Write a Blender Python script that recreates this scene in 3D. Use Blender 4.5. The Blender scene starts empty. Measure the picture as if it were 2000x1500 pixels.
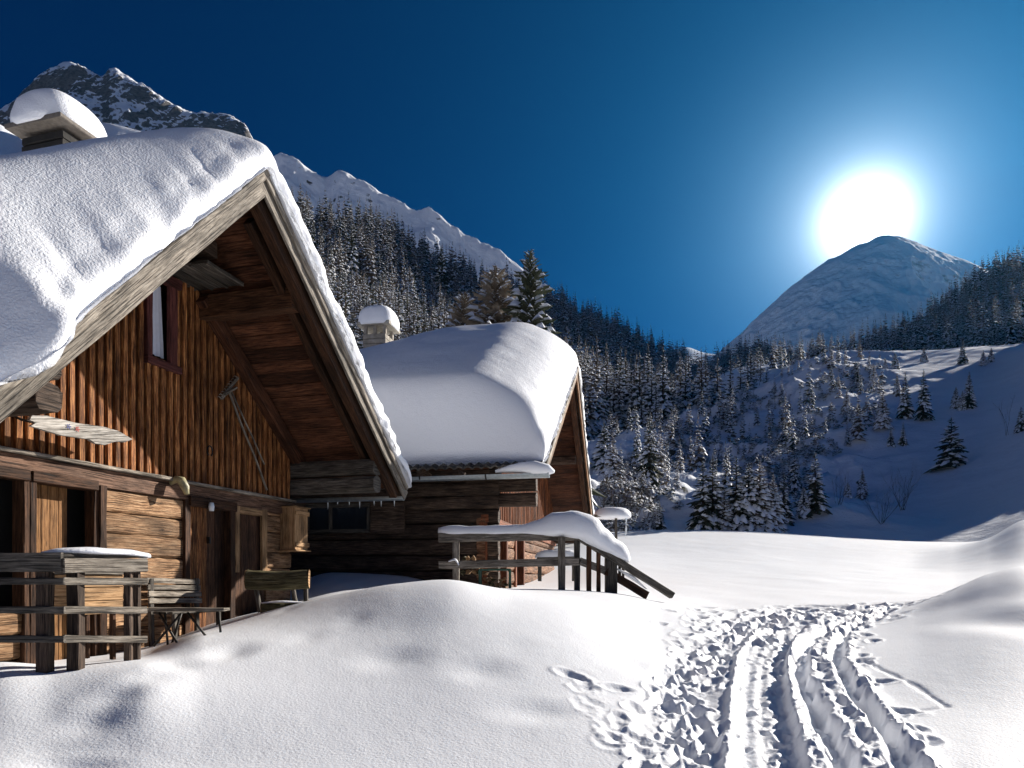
import bpy, math, random
import numpy as np
from mathutils import Vector
R = math.radians
random.seed(7)
sc = bpy.context.scene
F = 1400.0; HX = 1000.0; HY = 1130.0      # focal length and principal point in photo pixels

# ------------------------------------------------------------------ camera
cam_d = bpy.data.cameras.new('camera'); cam = bpy.data.objects.new('camera', cam_d)
sc.collection.objects.link(cam); sc.camera = cam
cam.location = (0, 0, 0); cam.rotation_euler = (R(90), 0, 0)
cam_d.sensor_width = 36; cam_d.lens = 36*F/2000; cam_d.shift_y = (HY-750)/2000
cam_d.clip_start = 0.05; cam_d.clip_end = 20000

# ------------------------------------------------------------------ light
SUN_AZ = 51.0      # degrees to the right of the view axis (+Y)
SUN_EL = 21.5
az, el = R(SUN_AZ), R(SUN_EL)
SUN = Vector((math.sin(az)*math.cos(el), math.cos(az)*math.cos(el), math.sin(el)))
ld = bpy.data.lights.new('sun', 'SUN'); ld.energy = 5.0; ld.angle = R(0.5); ld.color = (1.0, 0.93, 0.84)
sun = bpy.data.objects.new('sun', ld); sc.collection.objects.link(sun)
sun.rotation_euler = SUN.to_track_quat('Z', 'Y').to_euler()
w = bpy.data.worlds.new('World'); sc.world = w; w.use_nodes = True
nt = w.node_tree; nt.nodes.clear()
def wn(t, **k):
    n = nt.nodes.new(t)
    for a, b in k.items(): setattr(n, a, b)
    return n
out = wn('ShaderNodeOutputWorld'); bg = wn('ShaderNodeBackground'); bg.inputs[1].default_value = 0.06
sky = wn('ShaderNodeTexSky', sky_type='NISHITA', sun_disc=False, sun_elevation=el, sun_rotation=az,
         altitude=3000, air_density=0.7, dust_density=0.15, ozone_density=6.0)
tint = wn('ShaderNodeMix', data_type='RGBA', blend_type='MULTIPLY'); tint.inputs[0].default_value = 1
tint.inputs[7].default_value = (0.004, 0.175, 0.36, 1)
nt.links.new(sky.outputs[0], tint.inputs[6])
# the low winter sun itself, standing just above the far peak, with its aureole in the air (a function of sky direction)
VS = Vector(((1690-HX)/F, 1, (HY-432)/F)).normalized()
tc = wn('ShaderNodeTexCoord'); dot = wn('ShaderNodeVectorMath', operation='DOT_PRODUCT')
nrm = wn('ShaderNodeVectorMath', operation='NORMALIZE')
nt.links.new(tc.outputs['Generated'], nrm.inputs[0]); nt.links.new(nrm.outputs[0], dot.inputs[0]); dot.inputs[1].default_value = VS
mx = wn('ShaderNodeMath', operation='MAXIMUM'); nt.links.new(dot.outputs['Value'], mx.inputs[0]); mx.inputs[1].default_value = 0.0
acc = tint.outputs[2]
for p, a, c in ((1500, 26, (1, .98, .95)), (420, 6.5, (.8, .93, 1)), (110, 3.6, (.42, .75, 1)), (24, 1.2, (.08, .5, .9)), (7, .5, (.02, .42, .9))):
    pw = wn('ShaderNodeMath', operation='POWER'); nt.links.new(mx.outputs[0], pw.inputs[0]); pw.inputs[1].default_value = p
    sca = wn('ShaderNodeVectorMath', operation='SCALE'); sca.inputs[0].default_value = [a*q for q in c]
    nt.links.new(pw.outputs[0], sca.inputs['Scale'])
    ad = wn('ShaderNodeVectorMath', operation='ADD'); nt.links.new(acc, ad.inputs[0]); nt.links.new(sca.outputs[0], ad.inputs[1])
    acc = ad.outputs[0]
nt.links.new(acc, bg.inputs[0]); nt.links.new(bg.outputs[0], out.inputs[0])
sc.view_settings.view_transform = 'Standard'; sc.view_settings.look = 'None'
sc.view_settings.exposure = 0.88; sc.view_settings.gamma = 1
sc.render.engine = 'CYCLES'
sc.cycles.max_bounces = 6; sc.cycles.diffuse_bounces = 4; sc.cycles.glossy_bounces = 2; sc.cycles.transparent_max_bounces = 4

# ------------------------------------------------------------------ helpers
def W(x, y, Y): return ((x-HX)/F*Y, Y, (HY-y)/F*Y)          # a point at distance Y seen at photo pixel x, y
ORG = {}
def link(o): sc.collection.objects.link(o); return o
def tag(o, label=None, cat=None, group=None, kind=None):
    for k, v in (('label', label), ('category', cat), ('group', group), ('kind', kind)):
        if v: o[k] = v
    return o
def thing(name, label, cat, loc, group=None):
    o = link(bpy.data.objects.new(name, None)); o.location = loc; o.empty_display_size = .2
    ORG[o.name] = Vector(loc); return tag(o, label, cat, group)
class MB:
    def __init__(s): s.v = []; s.f = []; s.uv = []; s.r = []; s.m = []
    def add(s, vs, fs, uvs=None, r=None, m=0):
        b = len(s.v); s.v += [tuple(p) for p in vs]; r = random.random() if r is None else r
        for i, f in enumerate(fs):
            s.f.append(tuple(b+k for k in f)); s.m.append(m); s.r.append(r)
            s.uv += uvs[i] if uvs else [(vs[k][0]+vs[k][1]*.7, vs[k][2]) for k in f]
        return s
    def sweep(s, path, sec, up=(0, 0, 1), closed=True, caps=True, r=None, m=0, scale=None, jit=0, uoff=None):
        """sweep a cross-section [(side, up)] along a path of points"""
        P = [Vector(p) for p in path]; n = len(P); k = len(sec); vs = []; r = random.random() if r is None else r
        U0 = Vector(up); d = 0; dist = [0]
        for i in range(1, n): d += (P[i]-P[i-1]).length; dist.append(d)
        per = [0]
        for j in range(k): a = sec[j]; b = sec[(j+1) % k]; per.append(per[-1]+math.hypot(a[0]-b[0], a[1]-b[1]))
        for i in range(n):
            t = (P[min(i+1, n-1)]-P[max(i-1, 0)]).normalized(); sd = t.cross(U0)
            if sd.length < 1e-5: sd = t.cross(Vector((1, 0, 0)))
            sd.normalize(); uu = sd.cross(t).normalized(); sl = scale[i] if scale else 1
            for a, b in sec:
                q = P[i]+sd*a*sl+uu*b*sl
                if jit: q = q+Vector((random.uniform(-jit, jit), random.uniform(-jit, jit), random.uniform(-jit, jit)))
                vs.append(q)
        fs = []; uvs = []; u0 = r*37.0 if uoff is None else uoff
        for i in range(n-1):
            for j in range(k):
                j2 = (j+1) % k
                fs.append((i*k+j, i*k+j2, (i+1)*k+j2, (i+1)*k+j))
                uvs.append([(u0+dist[i], per[j]+r*9), (u0+dist[i], per[j+1]+r*9), (u0+dist[i+1], per[j+1]+r*9), (u0+dist[i+1], per[j]+r*9)])
        if caps:
            fs.append(tuple(range(k-1, -1, -1))); uvs.append([(u0+sec[j][0], sec[j][1]+r*9) for j in range(k-1, -1, -1)])
            fs.append(tuple((n-1)*k+j for j in range(k))); uvs.append([(u0+sec[j][0], sec[j][1]+r*9) for j in range(k)])
        return s.add(vs, fs, uvs, r, m)
    def beam(s, p0, p1, w, h, up=(0, 0, 1), segs=1, jit=0, c=.008, r=None, m=0):
        a, b = w/2, h/2; c = min(c, a*.5, b*.5)
        sec = [(-a+c, -b), (a-c, -b), (a, -b+c), (a, b-c), (a-c, b), (-a+c, b), (-a, b-c), (-a, -b+c)]
        p0 = Vector(p0); p1 = Vector(p1)
        return s.sweep([p0.lerp(p1, i/segs) for i in range(segs+1)], sec, up, r=r, m=m, jit=jit)
    def log(s, p0, p1, w, h, segs=8, jit=.006, r=None, m=0):
        a, b = w/2, h/2
        sec = [(a*math.copysign(abs(math.cos(t))**.6, math.cos(t)), b*math.copysign(abs(math.sin(t))**.6, math.sin(t))) for t in [math.pi*2*(i+.5)/10 for i in range(10)]]
        p0 = Vector(p0); p1 = Vector(p1)
        return s.sweep([p0.lerp(p1, i/segs) for i in range(segs+1)], sec, r=r, m=m, jit=jit)
    def tube(s, path, rad, k=8, r=None, m=0, scale=None, caps=True):
        return s.sweep(path, [(rad*math.cos(2*math.pi*i/k), rad*math.sin(2*math.pi*i/k)) for i in range(k)], r=r, m=m, scale=scale, caps=caps)
    def build(s, name, mat, parent=None, smooth=False, origin=None):
        if parent is not None: o0 = ORG[parent.name]
        elif origin is not None: o0 = Vector(origin)
        else:
            a = np.array(s.v); o0 = Vector(((a[:, 0].min()+a[:, 0].max())/2, (a[:, 1].min()+a[:, 1].max())/2, a[:, 2].min()))
        me = bpy.data.meshes.new(name)
        a = np.array(s.v, dtype=np.float64)-np.array(o0)
        me.from_pydata(a.tolist(), [], s.f)
        uv = me.uv_layers.new(name='UVMap'); uv.data.foreach_set('uv', np.array(s.uv, dtype=np.float32).ravel())
        at = me.attributes.new('rnd', 'FLOAT', 'FACE'); at.data.foreach_set('value', np.array(s.r, dtype=np.float32))
        for q in (mat if isinstance(mat, (list, tuple)) else [mat]): me.materials.append(q)
        me.polygons.foreach_set('material_index', np.array(s.m, dtype=np.int32))
        if smooth: me.polygons.foreach_set('use_smooth', np.ones(len(s.f), dtype=bool))
        me.update()
        o = link(bpy.data.objects.new(name, me))
        if parent is not None: o.parent = parent
        else: o.location = o0
        ORG[o.name] = o0
        return o
def grid_mesh(name, V, mat, parent=None, smooth=True, wrap=False, extra=None):
    """V: (ny, nx, 3) array of world points"""
    ny, nx = V.shape[:2]
    o0 = ORG[parent.name] if parent is not None else Vector((0, 0, 0))
    co = V.reshape(-1, 3)-np.array(o0)
    i = np.arange(ny-1)[:, None]*nx; j = np.arange(nx-1)[None, :]
    q = np.stack([i+j, i+j+1, i+j+1+nx, i+j+nx], -1).reshape(-1, 4)
    if extra is not None: q = np.concatenate([q, extra])
    me = bpy.data.meshes.new(name)
    me.vertices.add(len(co)); me.vertices.foreach_set('co', co.astype(np.float32).ravel())
    me.loops.add(q.size); me.loops.foreach_set('vertex_index', q.astype(np.int32).ravel())
    me.polygons.add(len(q)); me.polygons.foreach_set('loop_start', np.arange(0, q.size, 4, dtype=np.int32))
    me.polygons.foreach_set('loop_total', np.full(len(q), 4, dtype=np.int32))
    me.polygons.foreach_set('use_smooth', np.full(len(q), smooth))
    me.materials.append(mat); me.update(calc_edges=True)
    o = link(bpy.data.objects.new(name, me))
    if parent is not None: o.parent = parent
    ORG[o.name] = o0
    return o
# ---- noise in numpy
def _h(ix, iy, s):
    n = (ix.astype(np.int64)*374761393+iy.astype(np.int64)*668265263+s*974634777) & 0x7fffffff
    n = ((n ^ (n >> 13))*1274126177) & 0x7fffffff
    return ((n ^ (n >> 16)) & 0xffff)/65535.0
def vn(x, y, s=0):
    ix = np.floor(x); iy = np.floor(y); fx = x-ix; fy = y-iy; fx = fx*fx*fx*(fx*(fx*6-15)+10); fy = fy*fy*fy*(fy*(fy*6-15)+10)
    a = _h(ix, iy, s); b = _h(ix+1, iy, s); c = _h(ix, iy+1, s); d = _h(ix+1, iy+1, s)
    return (a*(1-fx)+b*fx)*(1-fy)+(c*(1-fx)+d*fx)*fy
def fbm(x, y, o=5, s=0, g=.5):
    t = 0; a = 1; n = 0
    for i in range(o):
        t = t+a*(vn(x*2**i+i*17.3, y*2**i-i*9.1, s+i)*2-1); n += a; a *= g
    return t/n
def ridged(x, y, o=6, s=0, g=.55):
    t = 0; a = 1; n = 0
    for i in range(o):
        t = t+a*(1-2*np.abs(vn(x*2**i+i*17.3, y*2**i-i*9.1, s+i)*2-1)); n += a; a *= g
    return t/n
def sstep(a, b, x): t = np.clip((x-a)/(b-a), 0, 1); return t*t*(3-2*t)
def smooth_interp(xq, xk, yk):
    """monotone cubic (pchip-like) interpolation"""
    xk = np.array(xk, float); yk = np.array(yk, float); h = np.diff(xk); d = np.diff(yk)/h
    m = np.zeros(len(xk)); m[0] = d[0]; m[-1] = d[-1]
    for i in range(1, len(xk)-1):
        if d[i-1]*d[i] > 0: m[i] = 2*d[i-1]*d[i]/(d[i-1]+d[i])
    xq = np.clip(xq, xk[0], xk[-1]); i = np.clip(np.searchsorted(xk, xq)-1, 0, len(h)-1); t = (xq-xk[i])/h[i]
    return ((2*t**3-3*t**2+1)*yk[i]+(t**3-2*t**2+t)*h[i]*m[i]+(-2*t**3+3*t**2)*yk[i+1]+(t**3-t**2)*h[i]*m[i+1])

# ------------------------------------------------------------------ materials
def mat(name):
    m = bpy.data.materials.new(name); m.use_nodes = True; n = m.node_tree; n.nodes.clear()
    o = n.nodes.new('ShaderNodeOutputMaterial'); b = n.nodes.new('ShaderNodeBsdfPrincipled'); n.links.new(b.outputs[0], o.inputs[0])
    return m, n, b
def N(n, t, **k):
    q = n.nodes.new(t)
    for a, b in k.items():
        if a.startswith('i_'): q.inputs[int(a[2:])].default_value = b
        else: setattr(q, a, b)
    return q
def ramp(n, src, stops):
    q = N(n, 'ShaderNodeValToRGB'); n.links.new(src, q.inputs[0]); e = q.color_ramp.elements
    while len(e) < len(stops): e.new(.5)
    for i, (p, c) in enumerate(stops): e[i].position = p; e[i].color = (c, c, c, 1) if isinstance(c, (int, float)) else (*c, 1)
    return q
def bump(n, b, src, dist, strength=1.0):
    q = N(n, 'ShaderNodeBump'); q.inputs['Distance'].default_value = dist; q.inputs['Strength'].default_value = strength
    n.links.new(src, q.inputs['Height']); n.links.new(q.outputs[0], b.inputs['Normal']); return q
def snow_mat(name, col=(.86, .88, .92), grain=1.0, lump=0.0, lump_s=6, gd=.004):
    m, n, b = mat(name); g = N(n, 'ShaderNodeNewGeometry')
    b.inputs['Base Color'].default_value = (*col, 1); b.inputs['Roughness'].default_value = .62
    b.inputs['Specular IOR Level'].default_value = .25
    t1 = N(n, 'ShaderNodeTexNoise'); t1.inputs['Scale'].default_value = 55; t1.inputs['Detail'].default_value = 3; n.links.new(g.outputs['Position'], t1.inputs[0])
    t2 = N(n, 'ShaderNodeTexNoise'); t2.inputs['Scale'].default_value = lump_s; t2.inputs['Detail'].default_value = 4; n.links.new(g.outputs['Position'], t2.inputs[0])
    s1 = N(n, 'ShaderNodeMath', operation='MULTIPLY', i_1=grain); n.links.new(t1.outputs[0], s1.inputs[0])
    s2 = N(n, 'ShaderNodeMath', operation='MULTIPLY_ADD', i_1=lump); n.links.new(t2.outputs[0], s2.inputs[0]); n.links.new(s1.outputs[0], s2.inputs[2])
    bump(n, b, s2.outputs[0], gd)
    return m
def wood(name, dark, mid, light, rough=.75, knots=.6, streak=1.0, bd=.004, var=.5, stain=None):
    m, n, b = mat(name); uv = N(n, 'ShaderNodeUVMap'); at = N(n, 'ShaderNodeAttribute', attribute_name='rnd')
    L = n.links.new
    def mp(sx, sy):
        q = N(n, 'ShaderNodeMapping'); q.inputs['Scale'].default_value = (sx, sy, 1); L(uv.outputs[0], q.inputs[0]); return q.outputs[0]
    g1 = N(n, 'ShaderNodeTexNoise'); L(mp(4.5, 50), g1.inputs[0]); g1.inputs['Scale'].default_value = 1; g1.inputs['Detail'].default_value = 9; g1.inputs['Roughness'].default_value = .74; g1.inputs['Distortion'].default_value = .25
    g2 = N(n, 'ShaderNodeTexNoise'); L(mp(1.3, 3.5), g2.inputs[0]); g2.inputs['Scale'].default_value = 1.4; g2.inputs['Detail'].default_value = 5
    cr = N(n, 'ShaderNodeTexNoise'); L(mp(2.2, 95), cr.inputs[0]); cr.inputs['Scale'].default_value = 1; cr.inputs['Detail'].default_value = 3
    kn = N(n, 'ShaderNodeTexVoronoi'); L(mp(2.6, 7), kn.inputs[0]); kn.inputs['Scale'].default_value = 1.5
    c = ramp(n, g1.outputs[0], [(.34, dark), (.49, mid), (.64, light)])
    c2 = ramp(n, g2.outputs[0], [(.34, .35), (.58, 1.1)])
    mu = N(n, 'ShaderNodeMix', data_type='RGBA', blend_type='MULTIPLY'); mu.inputs[0].default_value = .8*streak; L(c.outputs[0], mu.inputs[6]); L(c2.outputs[0], mu.inputs[7])
    ck = ramp(n, cr.outputs[0], [(.38, .15), (.44, 1)])
    mu2 = N(n, 'ShaderNodeMix', data_type='RGBA', blend_type='MULTIPLY'); mu2.inputs[0].default_value = .85; L(mu.outputs[2], mu2.inputs[6]); L(ck.outputs[0], mu2.inputs[7])
    kk = ramp(n, kn.outputs['Distance'], [(.05, .25), (.13, 1)])
    mu3 = N(n, 'ShaderNodeMix', data_type='RGBA', blend_type='MULTIPLY'); mu3.inputs[0].default_value = knots; L(mu2.outputs[2], mu3.inputs[6]); L(kk.outputs[0], mu3.inputs[7])
    br = N(n, 'ShaderNodeMapRange'); L(at.outputs['Fac'], br.inputs[0]); br.inputs[3].default_value = 1-var; br.inputs[4].default_value = 1+var*.6
    hs = N(n, 'ShaderNodeHueSaturation'); L(mu3.outputs[2], hs.inputs['Color']); L(br.outputs[0], hs.inputs['Value'])
    L(hs.outputs[0], b.inputs['Base Color']); b.inputs['Roughness'].default_value = rough; b.inputs['Specular IOR Level'].default_value = .2
    ad = N(n, 'ShaderNodeMath', operation='ADD'); L(g1.outputs[0], ad.inputs[0]); L(ck.outputs[0], ad.inputs[1])
    bump(n, b, ad.outputs[0], bd)
    return m
def plain(name, col, rough=.6, metal=0, noise=.15, sc_=20, bd=.002):
    m, n, b = mat(name); g = N(n, 'ShaderNodeTexCoord'); t = N(n, 'ShaderNodeTexNoise'); t.inputs['Scale'].default_value = sc_; t.inputs['Detail'].default_value = 5
    n.links.new(g.outputs['Object'], t.inputs[0])
    c = ramp(n, t.outputs[0], [(.3, [q*(1-noise) for q in col]), (.7, [min(1, q*(1+noise)) for q in col])])
    n.links.new(c.outputs[0], b.inputs['Base Color']); b.inputs['Roughness'].default_value = rough; b.inputs['Metallic'].default_value = metal
    bump(n, b, t.outputs[0], bd); return m
SNOW = snow_mat('snow', grain=1.15, lump=.15, gd=.0028)
SNOW_ROOF = snow_mat('roof_snow', grain=1.2, lump=1.5, lump_s=9, gd=.006)
SNOW_FAR = snow_mat('far_snow', col=(.84, .87, .92), grain=0, lump=1, lump_s=.35, gd=.5)
W_ORANGE = wood('amber_boards', (.022, .008, .003), (.22, .080, .026), (.55, .255, .088), knots=.6, var=.6)
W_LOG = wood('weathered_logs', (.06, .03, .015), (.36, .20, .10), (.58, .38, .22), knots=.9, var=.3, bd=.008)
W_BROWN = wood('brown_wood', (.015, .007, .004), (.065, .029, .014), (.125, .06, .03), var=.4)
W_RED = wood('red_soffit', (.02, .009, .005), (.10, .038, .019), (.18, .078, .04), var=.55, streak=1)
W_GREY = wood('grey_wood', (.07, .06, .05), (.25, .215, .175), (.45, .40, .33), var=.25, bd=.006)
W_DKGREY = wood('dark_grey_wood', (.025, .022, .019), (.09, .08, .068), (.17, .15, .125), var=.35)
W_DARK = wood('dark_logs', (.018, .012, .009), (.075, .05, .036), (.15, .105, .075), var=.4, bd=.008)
W_PALE = wood('pale_wood', (.22, .115, .05), (.42, .25, .12), (.55, .35, .19), var=.15, knots=.5)
W_MAROON = wood('maroon_paint', (.04, .013, .011), (.11, .035, .03), (.16, .055, .045), var=.2, knots=.1)
W_BARK = wood('mossy_bark', (.03, .026, .012), (.12, .105, .05), (.24, .21, .12), var=.2, bd=.01, knots=.2)
METAL = plain('zinc', (.32, .36, .38), .35, .8)
IRON = plain('iron', (.03, .028, .026), .5, .6)
CLOTH = plain('curtain_cloth', (.62, .64, .72), .9, noise=.05)
BLACK = plain('interior_shade', (.008, .008, .009), .9)  # black colour in place of the shade inside the huts
ICE = plain('ice', (.75, .82, .88), .15, noise=.05)
# ------------------------------------------------------------------ terrain
def hill(name, cols, nx, ny, disp, material, x0=None, x1=None, vpow=1.0):
    xs = [c[0] for c in cols]; K = len(cols[0][1])
    x0 = xs[0] if x0 is None else x0; x1 = xs[-1] if x1 is None else x1
    X = np.linspace(x0, x1, nx)
    Yk = np.array([smooth_interp(X, xs, [c[1][k][0] for c in cols]) for k in range(K)])
    Zk = np.array([(HY-smooth_interp(X, xs, [c[1][k][1] for c in cols]))/F for k in range(K)])*Yk
    v = np.linspace(0, K-1, ny); i = np.clip(v.astype(int), 0, K-2); t = (v-i)[:, None]
    def cr(A):
        p0 = A[np.clip(i-1, 0, K-1)]; p1 = A[i]; p2 = A[i+1]; p3 = A[np.clip(i+2, 0, K-1)]
        m1 = (p2-p0)*.5; m2 = (p3-p1)*.5
        return (2*t**3-3*t**2+1)*p1+(t**3-2*t**2+t)*m1+(-2*t**3+3*t**2)*p2+(t**3-t**2)*m2
    Y = cr(Yk); Z = cr(Zk); Xw = (X[None, :]-HX)/F*Y
    Z = Z+disp(Xw, Y, v[:, None]+0*Y)
    V = np.stack([Xw, Y, Z], -1)
    o = grid_mesh(name, V, material); tag(o, kind='structure')
    def sample(px, vv):
        a = np.clip((px-x0)/(x1-x0)*(nx-1), 0, nx-1.001); b = np.clip(vv/(K-1)*(ny-1), 0, ny-1.001)
        ia = int(a); ib = int(b); fa = a-ia; fb = b-ib
        return (V[ib, ia]*(1-fa)+V[ib, ia+1]*fa)*(1-fb)+(V[ib+1, ia]*(1-fa)+V[ib+1, ia+1]*fa)*fb
    return sample
# ---- foreground snow: photo row at each distance, column by column
GY = [1.6, 2.5, 3.8, 5.0, 6.3, 8.0, 10.0, 12.5, 16.0, 22.0, 30.0, 38.0, 46.0, 60.0]
GT = {
 -1200: [2150, 1760, 1430, 1320, 1285, 1262, 1240, 1220, 1200, 1180, 1165, 1155, 1150, 1145],
 0:    [2150, 1770, 1482, 1302, 1300, 1275, 1250, 1225, 1200, 1175, 1160, 1150, 1145, 1140],
 110:  [2150, 1772, 1490, 1311, 1297, 1272, 1248, 1225, 1200, 1175, 1160, 1150, 1145, 1140],
 270:  [2150, 1776, 1494, 1305, 1282, 1262, 1240, 1215, 1195, 1170, 1155, 1150, 1145, 1140],
 400:  [2150, 1778, 1498, 1325, 1243, 1228, 1210, 1190, 1180, 1165, 1150, 1145, 1140, 1138],
 520:  [2150, 1778, 1500, 1335, 1240, 1196, 1188, 1165, 1160, 1155, 1145, 1140, 1138, 1136],
 650:  [2150, 1778, 1502, 1342, 1240, 1164, 1166, 1120, 1120, 1135, 1140, 1138, 1136, 1134],
 780:  [2150, 1778, 1503, 1345, 1236, 1140, 1158, 1126, 1122, 1130, 1135, 1134, 1130, 1130],
 870:  [2150, 1778, 1503, 1346, 1232, 1134, 1148, 1142, 1140, 1136, 1130, 1120, 1100, 1090],
 1000: [2150, 1778, 1503, 1352, 1240, 1160, 1150, 1150, 1144, 1120, 1100, 1080, 1062, 1060],
 1100: [2150, 1778, 1503, 1358, 1252, 1178, 1154, 1152, 1140, 1110, 1085, 1062, 1046, 1048],
 1200: [2150, 1778, 1503, 1370, 1275, 1205, 1163, 1156, 1135, 1104, 1078, 1054, 1039, 1046],
 1300: [2150, 1778, 1503, 1383, 1300, 1240, 1186, 1166, 1140, 1108, 1080, 1052, 1035, 1044],
 1450: [2150, 1778, 1503, 1392, 1312, 1250, 1208, 1178, 1148, 1112, 1082, 1054, 1037, 1046],
 1600: [2150, 1778, 1503, 1392, 1312, 1250, 1206, 1180, 1152, 1116, 1088, 1060, 1046, 1054],
 1700: [2150, 1778, 1500, 1390, 1306, 1243, 1200, 1177, 1154, 1120, 1090, 1064, 1053, 1062],
 1780: [2150, 1778, 1498, 1386, 1296, 1232, 1184, 1172, 1154, 1122, 1092, 1066, 1057, 1066],
 1860: [2150, 1775, 1495, 1378, 1280, 1210, 1152, 1160, 1150, 1120, 1080, 1064, 1059, 1066],
 1930: [2150, 1772, 1490, 1370, 1265, 1190, 1122, 1140, 1138, 1112, 1054, 1054, 1057, 1062],
 2000: [2150, 1770, 1488, 1362, 1254, 1172, 1106, 1130, 1128, 1098, 1016, 1034, 1052, 1060],
 2150: [2150, 1765, 1480, 1350, 1236, 1150, 1100, 1118, 1110, 1080, 985, 1000, 1030, 1050],
 3500: [2150, 1760, 1480, 1350, 1250, 1180, 1140, 1120, 1110, 1090, 1060, 1040, 1030, 1030],
}
gxs = sorted(GT)
GZ = np.array([[(HY-GT[x][k])/F*GY[k] for x in gxs] for k in range(len(GY))])
def ground_base(px, Y):
    """px, Y arrays (same shape, px constant along axis 0) -> z"""
    px1 = px[0]; Zk = np.array([smooth_interp(px1, gxs, GZ[k]) for k in range(len(GY))])
    Y1 = Y[:, 0]; ly = np.log(np.array(GY)); q = np.clip(np.log(Y1), ly[0], ly[-1])
    i = np.clip(np.searchsorted(ly, q)-1, 0, len(ly)-2); h = np.diff(ly)
    m = np.zeros_like(Zk)
    m[1:-1] = (Zk[2:]-Zk[:-2])/(ly[2:]-ly[:-2])[:, None]; m[0] = (Zk[1]-Zk[0])/h[0]; m[-1] = (Zk[-1]-Zk[-2])/h[-1]
    t = ((q-ly[i])/h[i])[:, None]; hh = h[i][:, None]
    return (2*t**3-3*t**2+1)*Zk[i]+(t**3-2*t**2+t)*hh*m[i]+(-2*t**3+3*t**2)*Zk[i+1]+(t**3-t**2)*hh*m[i+1]
gpx = np.concatenate([np.linspace(-1200, -60, 60)[:-1], np.linspace(-60, 1190, 560)[:-1], np.linspace(1190, 1860, 520)[:-1], np.linspace(1860, 2060, 80)[:-1], np.linspace(2060, 3500, 60)])
tt = np.linspace(0, 1, 1250); gY = 1.6*(60/1.6)**(tt**1.22)
PX, YY = np.meshgrid(gpx, gY); XX = (PX-HX)/F*YY
Z0 = ground_base(PX, YY)
def ground_hit(px, py, Z=None):
    """first distance at which the foreground snow is seen at photo pixel px, py"""
    Zc = Z0 if Z is None else Z
    j = int(np.clip(np.searchsorted(gpx, px), 0, len(gpx)-1)); yi = HY-F*Zc[:, j]/gY
    k = np.where((yi <= py))[0]
    k = k[0] if len(k) else int(np.argmin(np.abs(yi-py)))
    return float(gY[k])
def gz(x, Y, Z=None):
    """height of the finished snow at world x, Y"""
    px = HX+F*x/Y; j = int(np.clip(np.searchsorted(gpx, px), 0, len(gpx)-1)); k = int(np.clip(np.searchsorted(gY, Y), 0, len(gY)-1))
    return float((GZF if Z is None else Z)[k, j])
def wpts(pts): return [((p[0]-HX)/F*ground_hit(*p), ground_hit(*p)) for p in pts]
def dense(pts, n=60):
    a = np.array(pts); d = np.r_[0, np.cumsum(np.hypot(*np.diff(a, axis=0).T))]; q = np.linspace(0, d[-1], n)
    return np.stack([np.interp(q, d, a[:, 0]), np.interp(q, d, a[:, 1])], -1)
def ldist(path):
    P = dense(path, 70); best = np.full(XX.shape, 9.0)
    sub = (PX > 1100) & (PX < 1950) & (YY < 24)
    x = XX[sub]; y = YY[sub]; b = np.full(x.shape, 9.0)
    for p, q in zip(P[:-1], P[1:]):
        d = q-p; L = d@d+1e-9; t = np.clip(((x-p[0])*d[0]+(y-p[1])*d[1])/L, 0, 1)
        b = np.minimum(b, np.hypot(x-p[0]-t*d[0], y-p[1]-t*d[1]))
    best[sub] = b; return best
Z = Z0.copy()
Z += .005*fbm(XX*.8, YY*.8, 2, 5)*np.clip(YY/4, .3, 3)
Z += .001*fbm(XX*12, YY*9, 3, 11)
# soft wind-filled old footprints
def soft_pit(px, py, a, b, dep, ang=0.0):
    Yp = ground_hit(px, py); xp = (px-HX)/F*Yp; c, s = math.cos(ang), math.sin(ang)
    dx = XX-xp; dy = YY-Yp; u = (dx*c+dy*s)/a; v = (-dx*s+dy*c)/b; q = u*u+v*v
    dep *= .42
    Z[:] = Z-dep*np.exp(-q)+dep*.08*np.exp(-(np.sqrt(q)-1.7)**2*3)
for px, py, a, b, dep in ((185, 1412, .15, .13, .05), (225, 1362, .14, .15, .05), (292, 1322, .13, .15, .04), (345, 1300, .12, .15, .03), (452, 1272, .14, .22, .07),
                          (600, 1246, .13, .2, .025), (762, 1288, .22, .22, .05), (938, 1312, .2, .2, .045), (1052, 1392, .22, .16, .045), (690, 1212, .12, .2, .02),
                          (150, 1500, .2, .08, .05), (1240, 1300, .2, .25, .04), (560, 1190, .1, .2, .02), (1010, 1260, .14, .2, .015), (1985, 1210, .35, .9, .14), (1900, 1165, .5, .5, .05), (1860, 1185, .3, .5, .03)):
    soft_pit(px, py, a, b, dep)
# the trodden track
T_left = [(1360, 1700), (1345, 1500), (1320, 1420), (1335, 1330), (1395, 1262), (1480, 1218), (1590, 1190), (1740, 1178)]
T_l2 = [(1240, 1470), (1175, 1390), (1130, 1320)]
T_sled = [(1510, 1700), (1500, 1500), (1492, 1420), (1485, 1350), (1490, 1290), (1512, 1240), (1560, 1205)]
T_r1 = [(1730, 1700), (1650, 1500), (1605, 1410), (1568, 1330), (1562, 1280), (1590, 1240), (1650, 1210), (1740, 1182)]
T_r2 = [(1880, 1700), (1775, 1500), (1712, 1410), (1660, 1340), (1636, 1290), (1640, 1245), (1690, 1205), (1765, 1180)]
T_mid = [(1590, 1700), (1560, 1500), (1540, 1420), (1520, 1350), (1518, 1290), (1540, 1240)]
D = {}
for k, pth in (('l', T_left), ('l2', T_l2), ('s', T_sled), ('r1', T_r1), ('r2', T_r2), ('m', T_mid)): D[k] = ldist(wpts(pth))
wob = .035*fbm(XX*3, YY*3, 3, 21)
widen = 1+np.clip(YY-6, 0, 8)*.10
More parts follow.
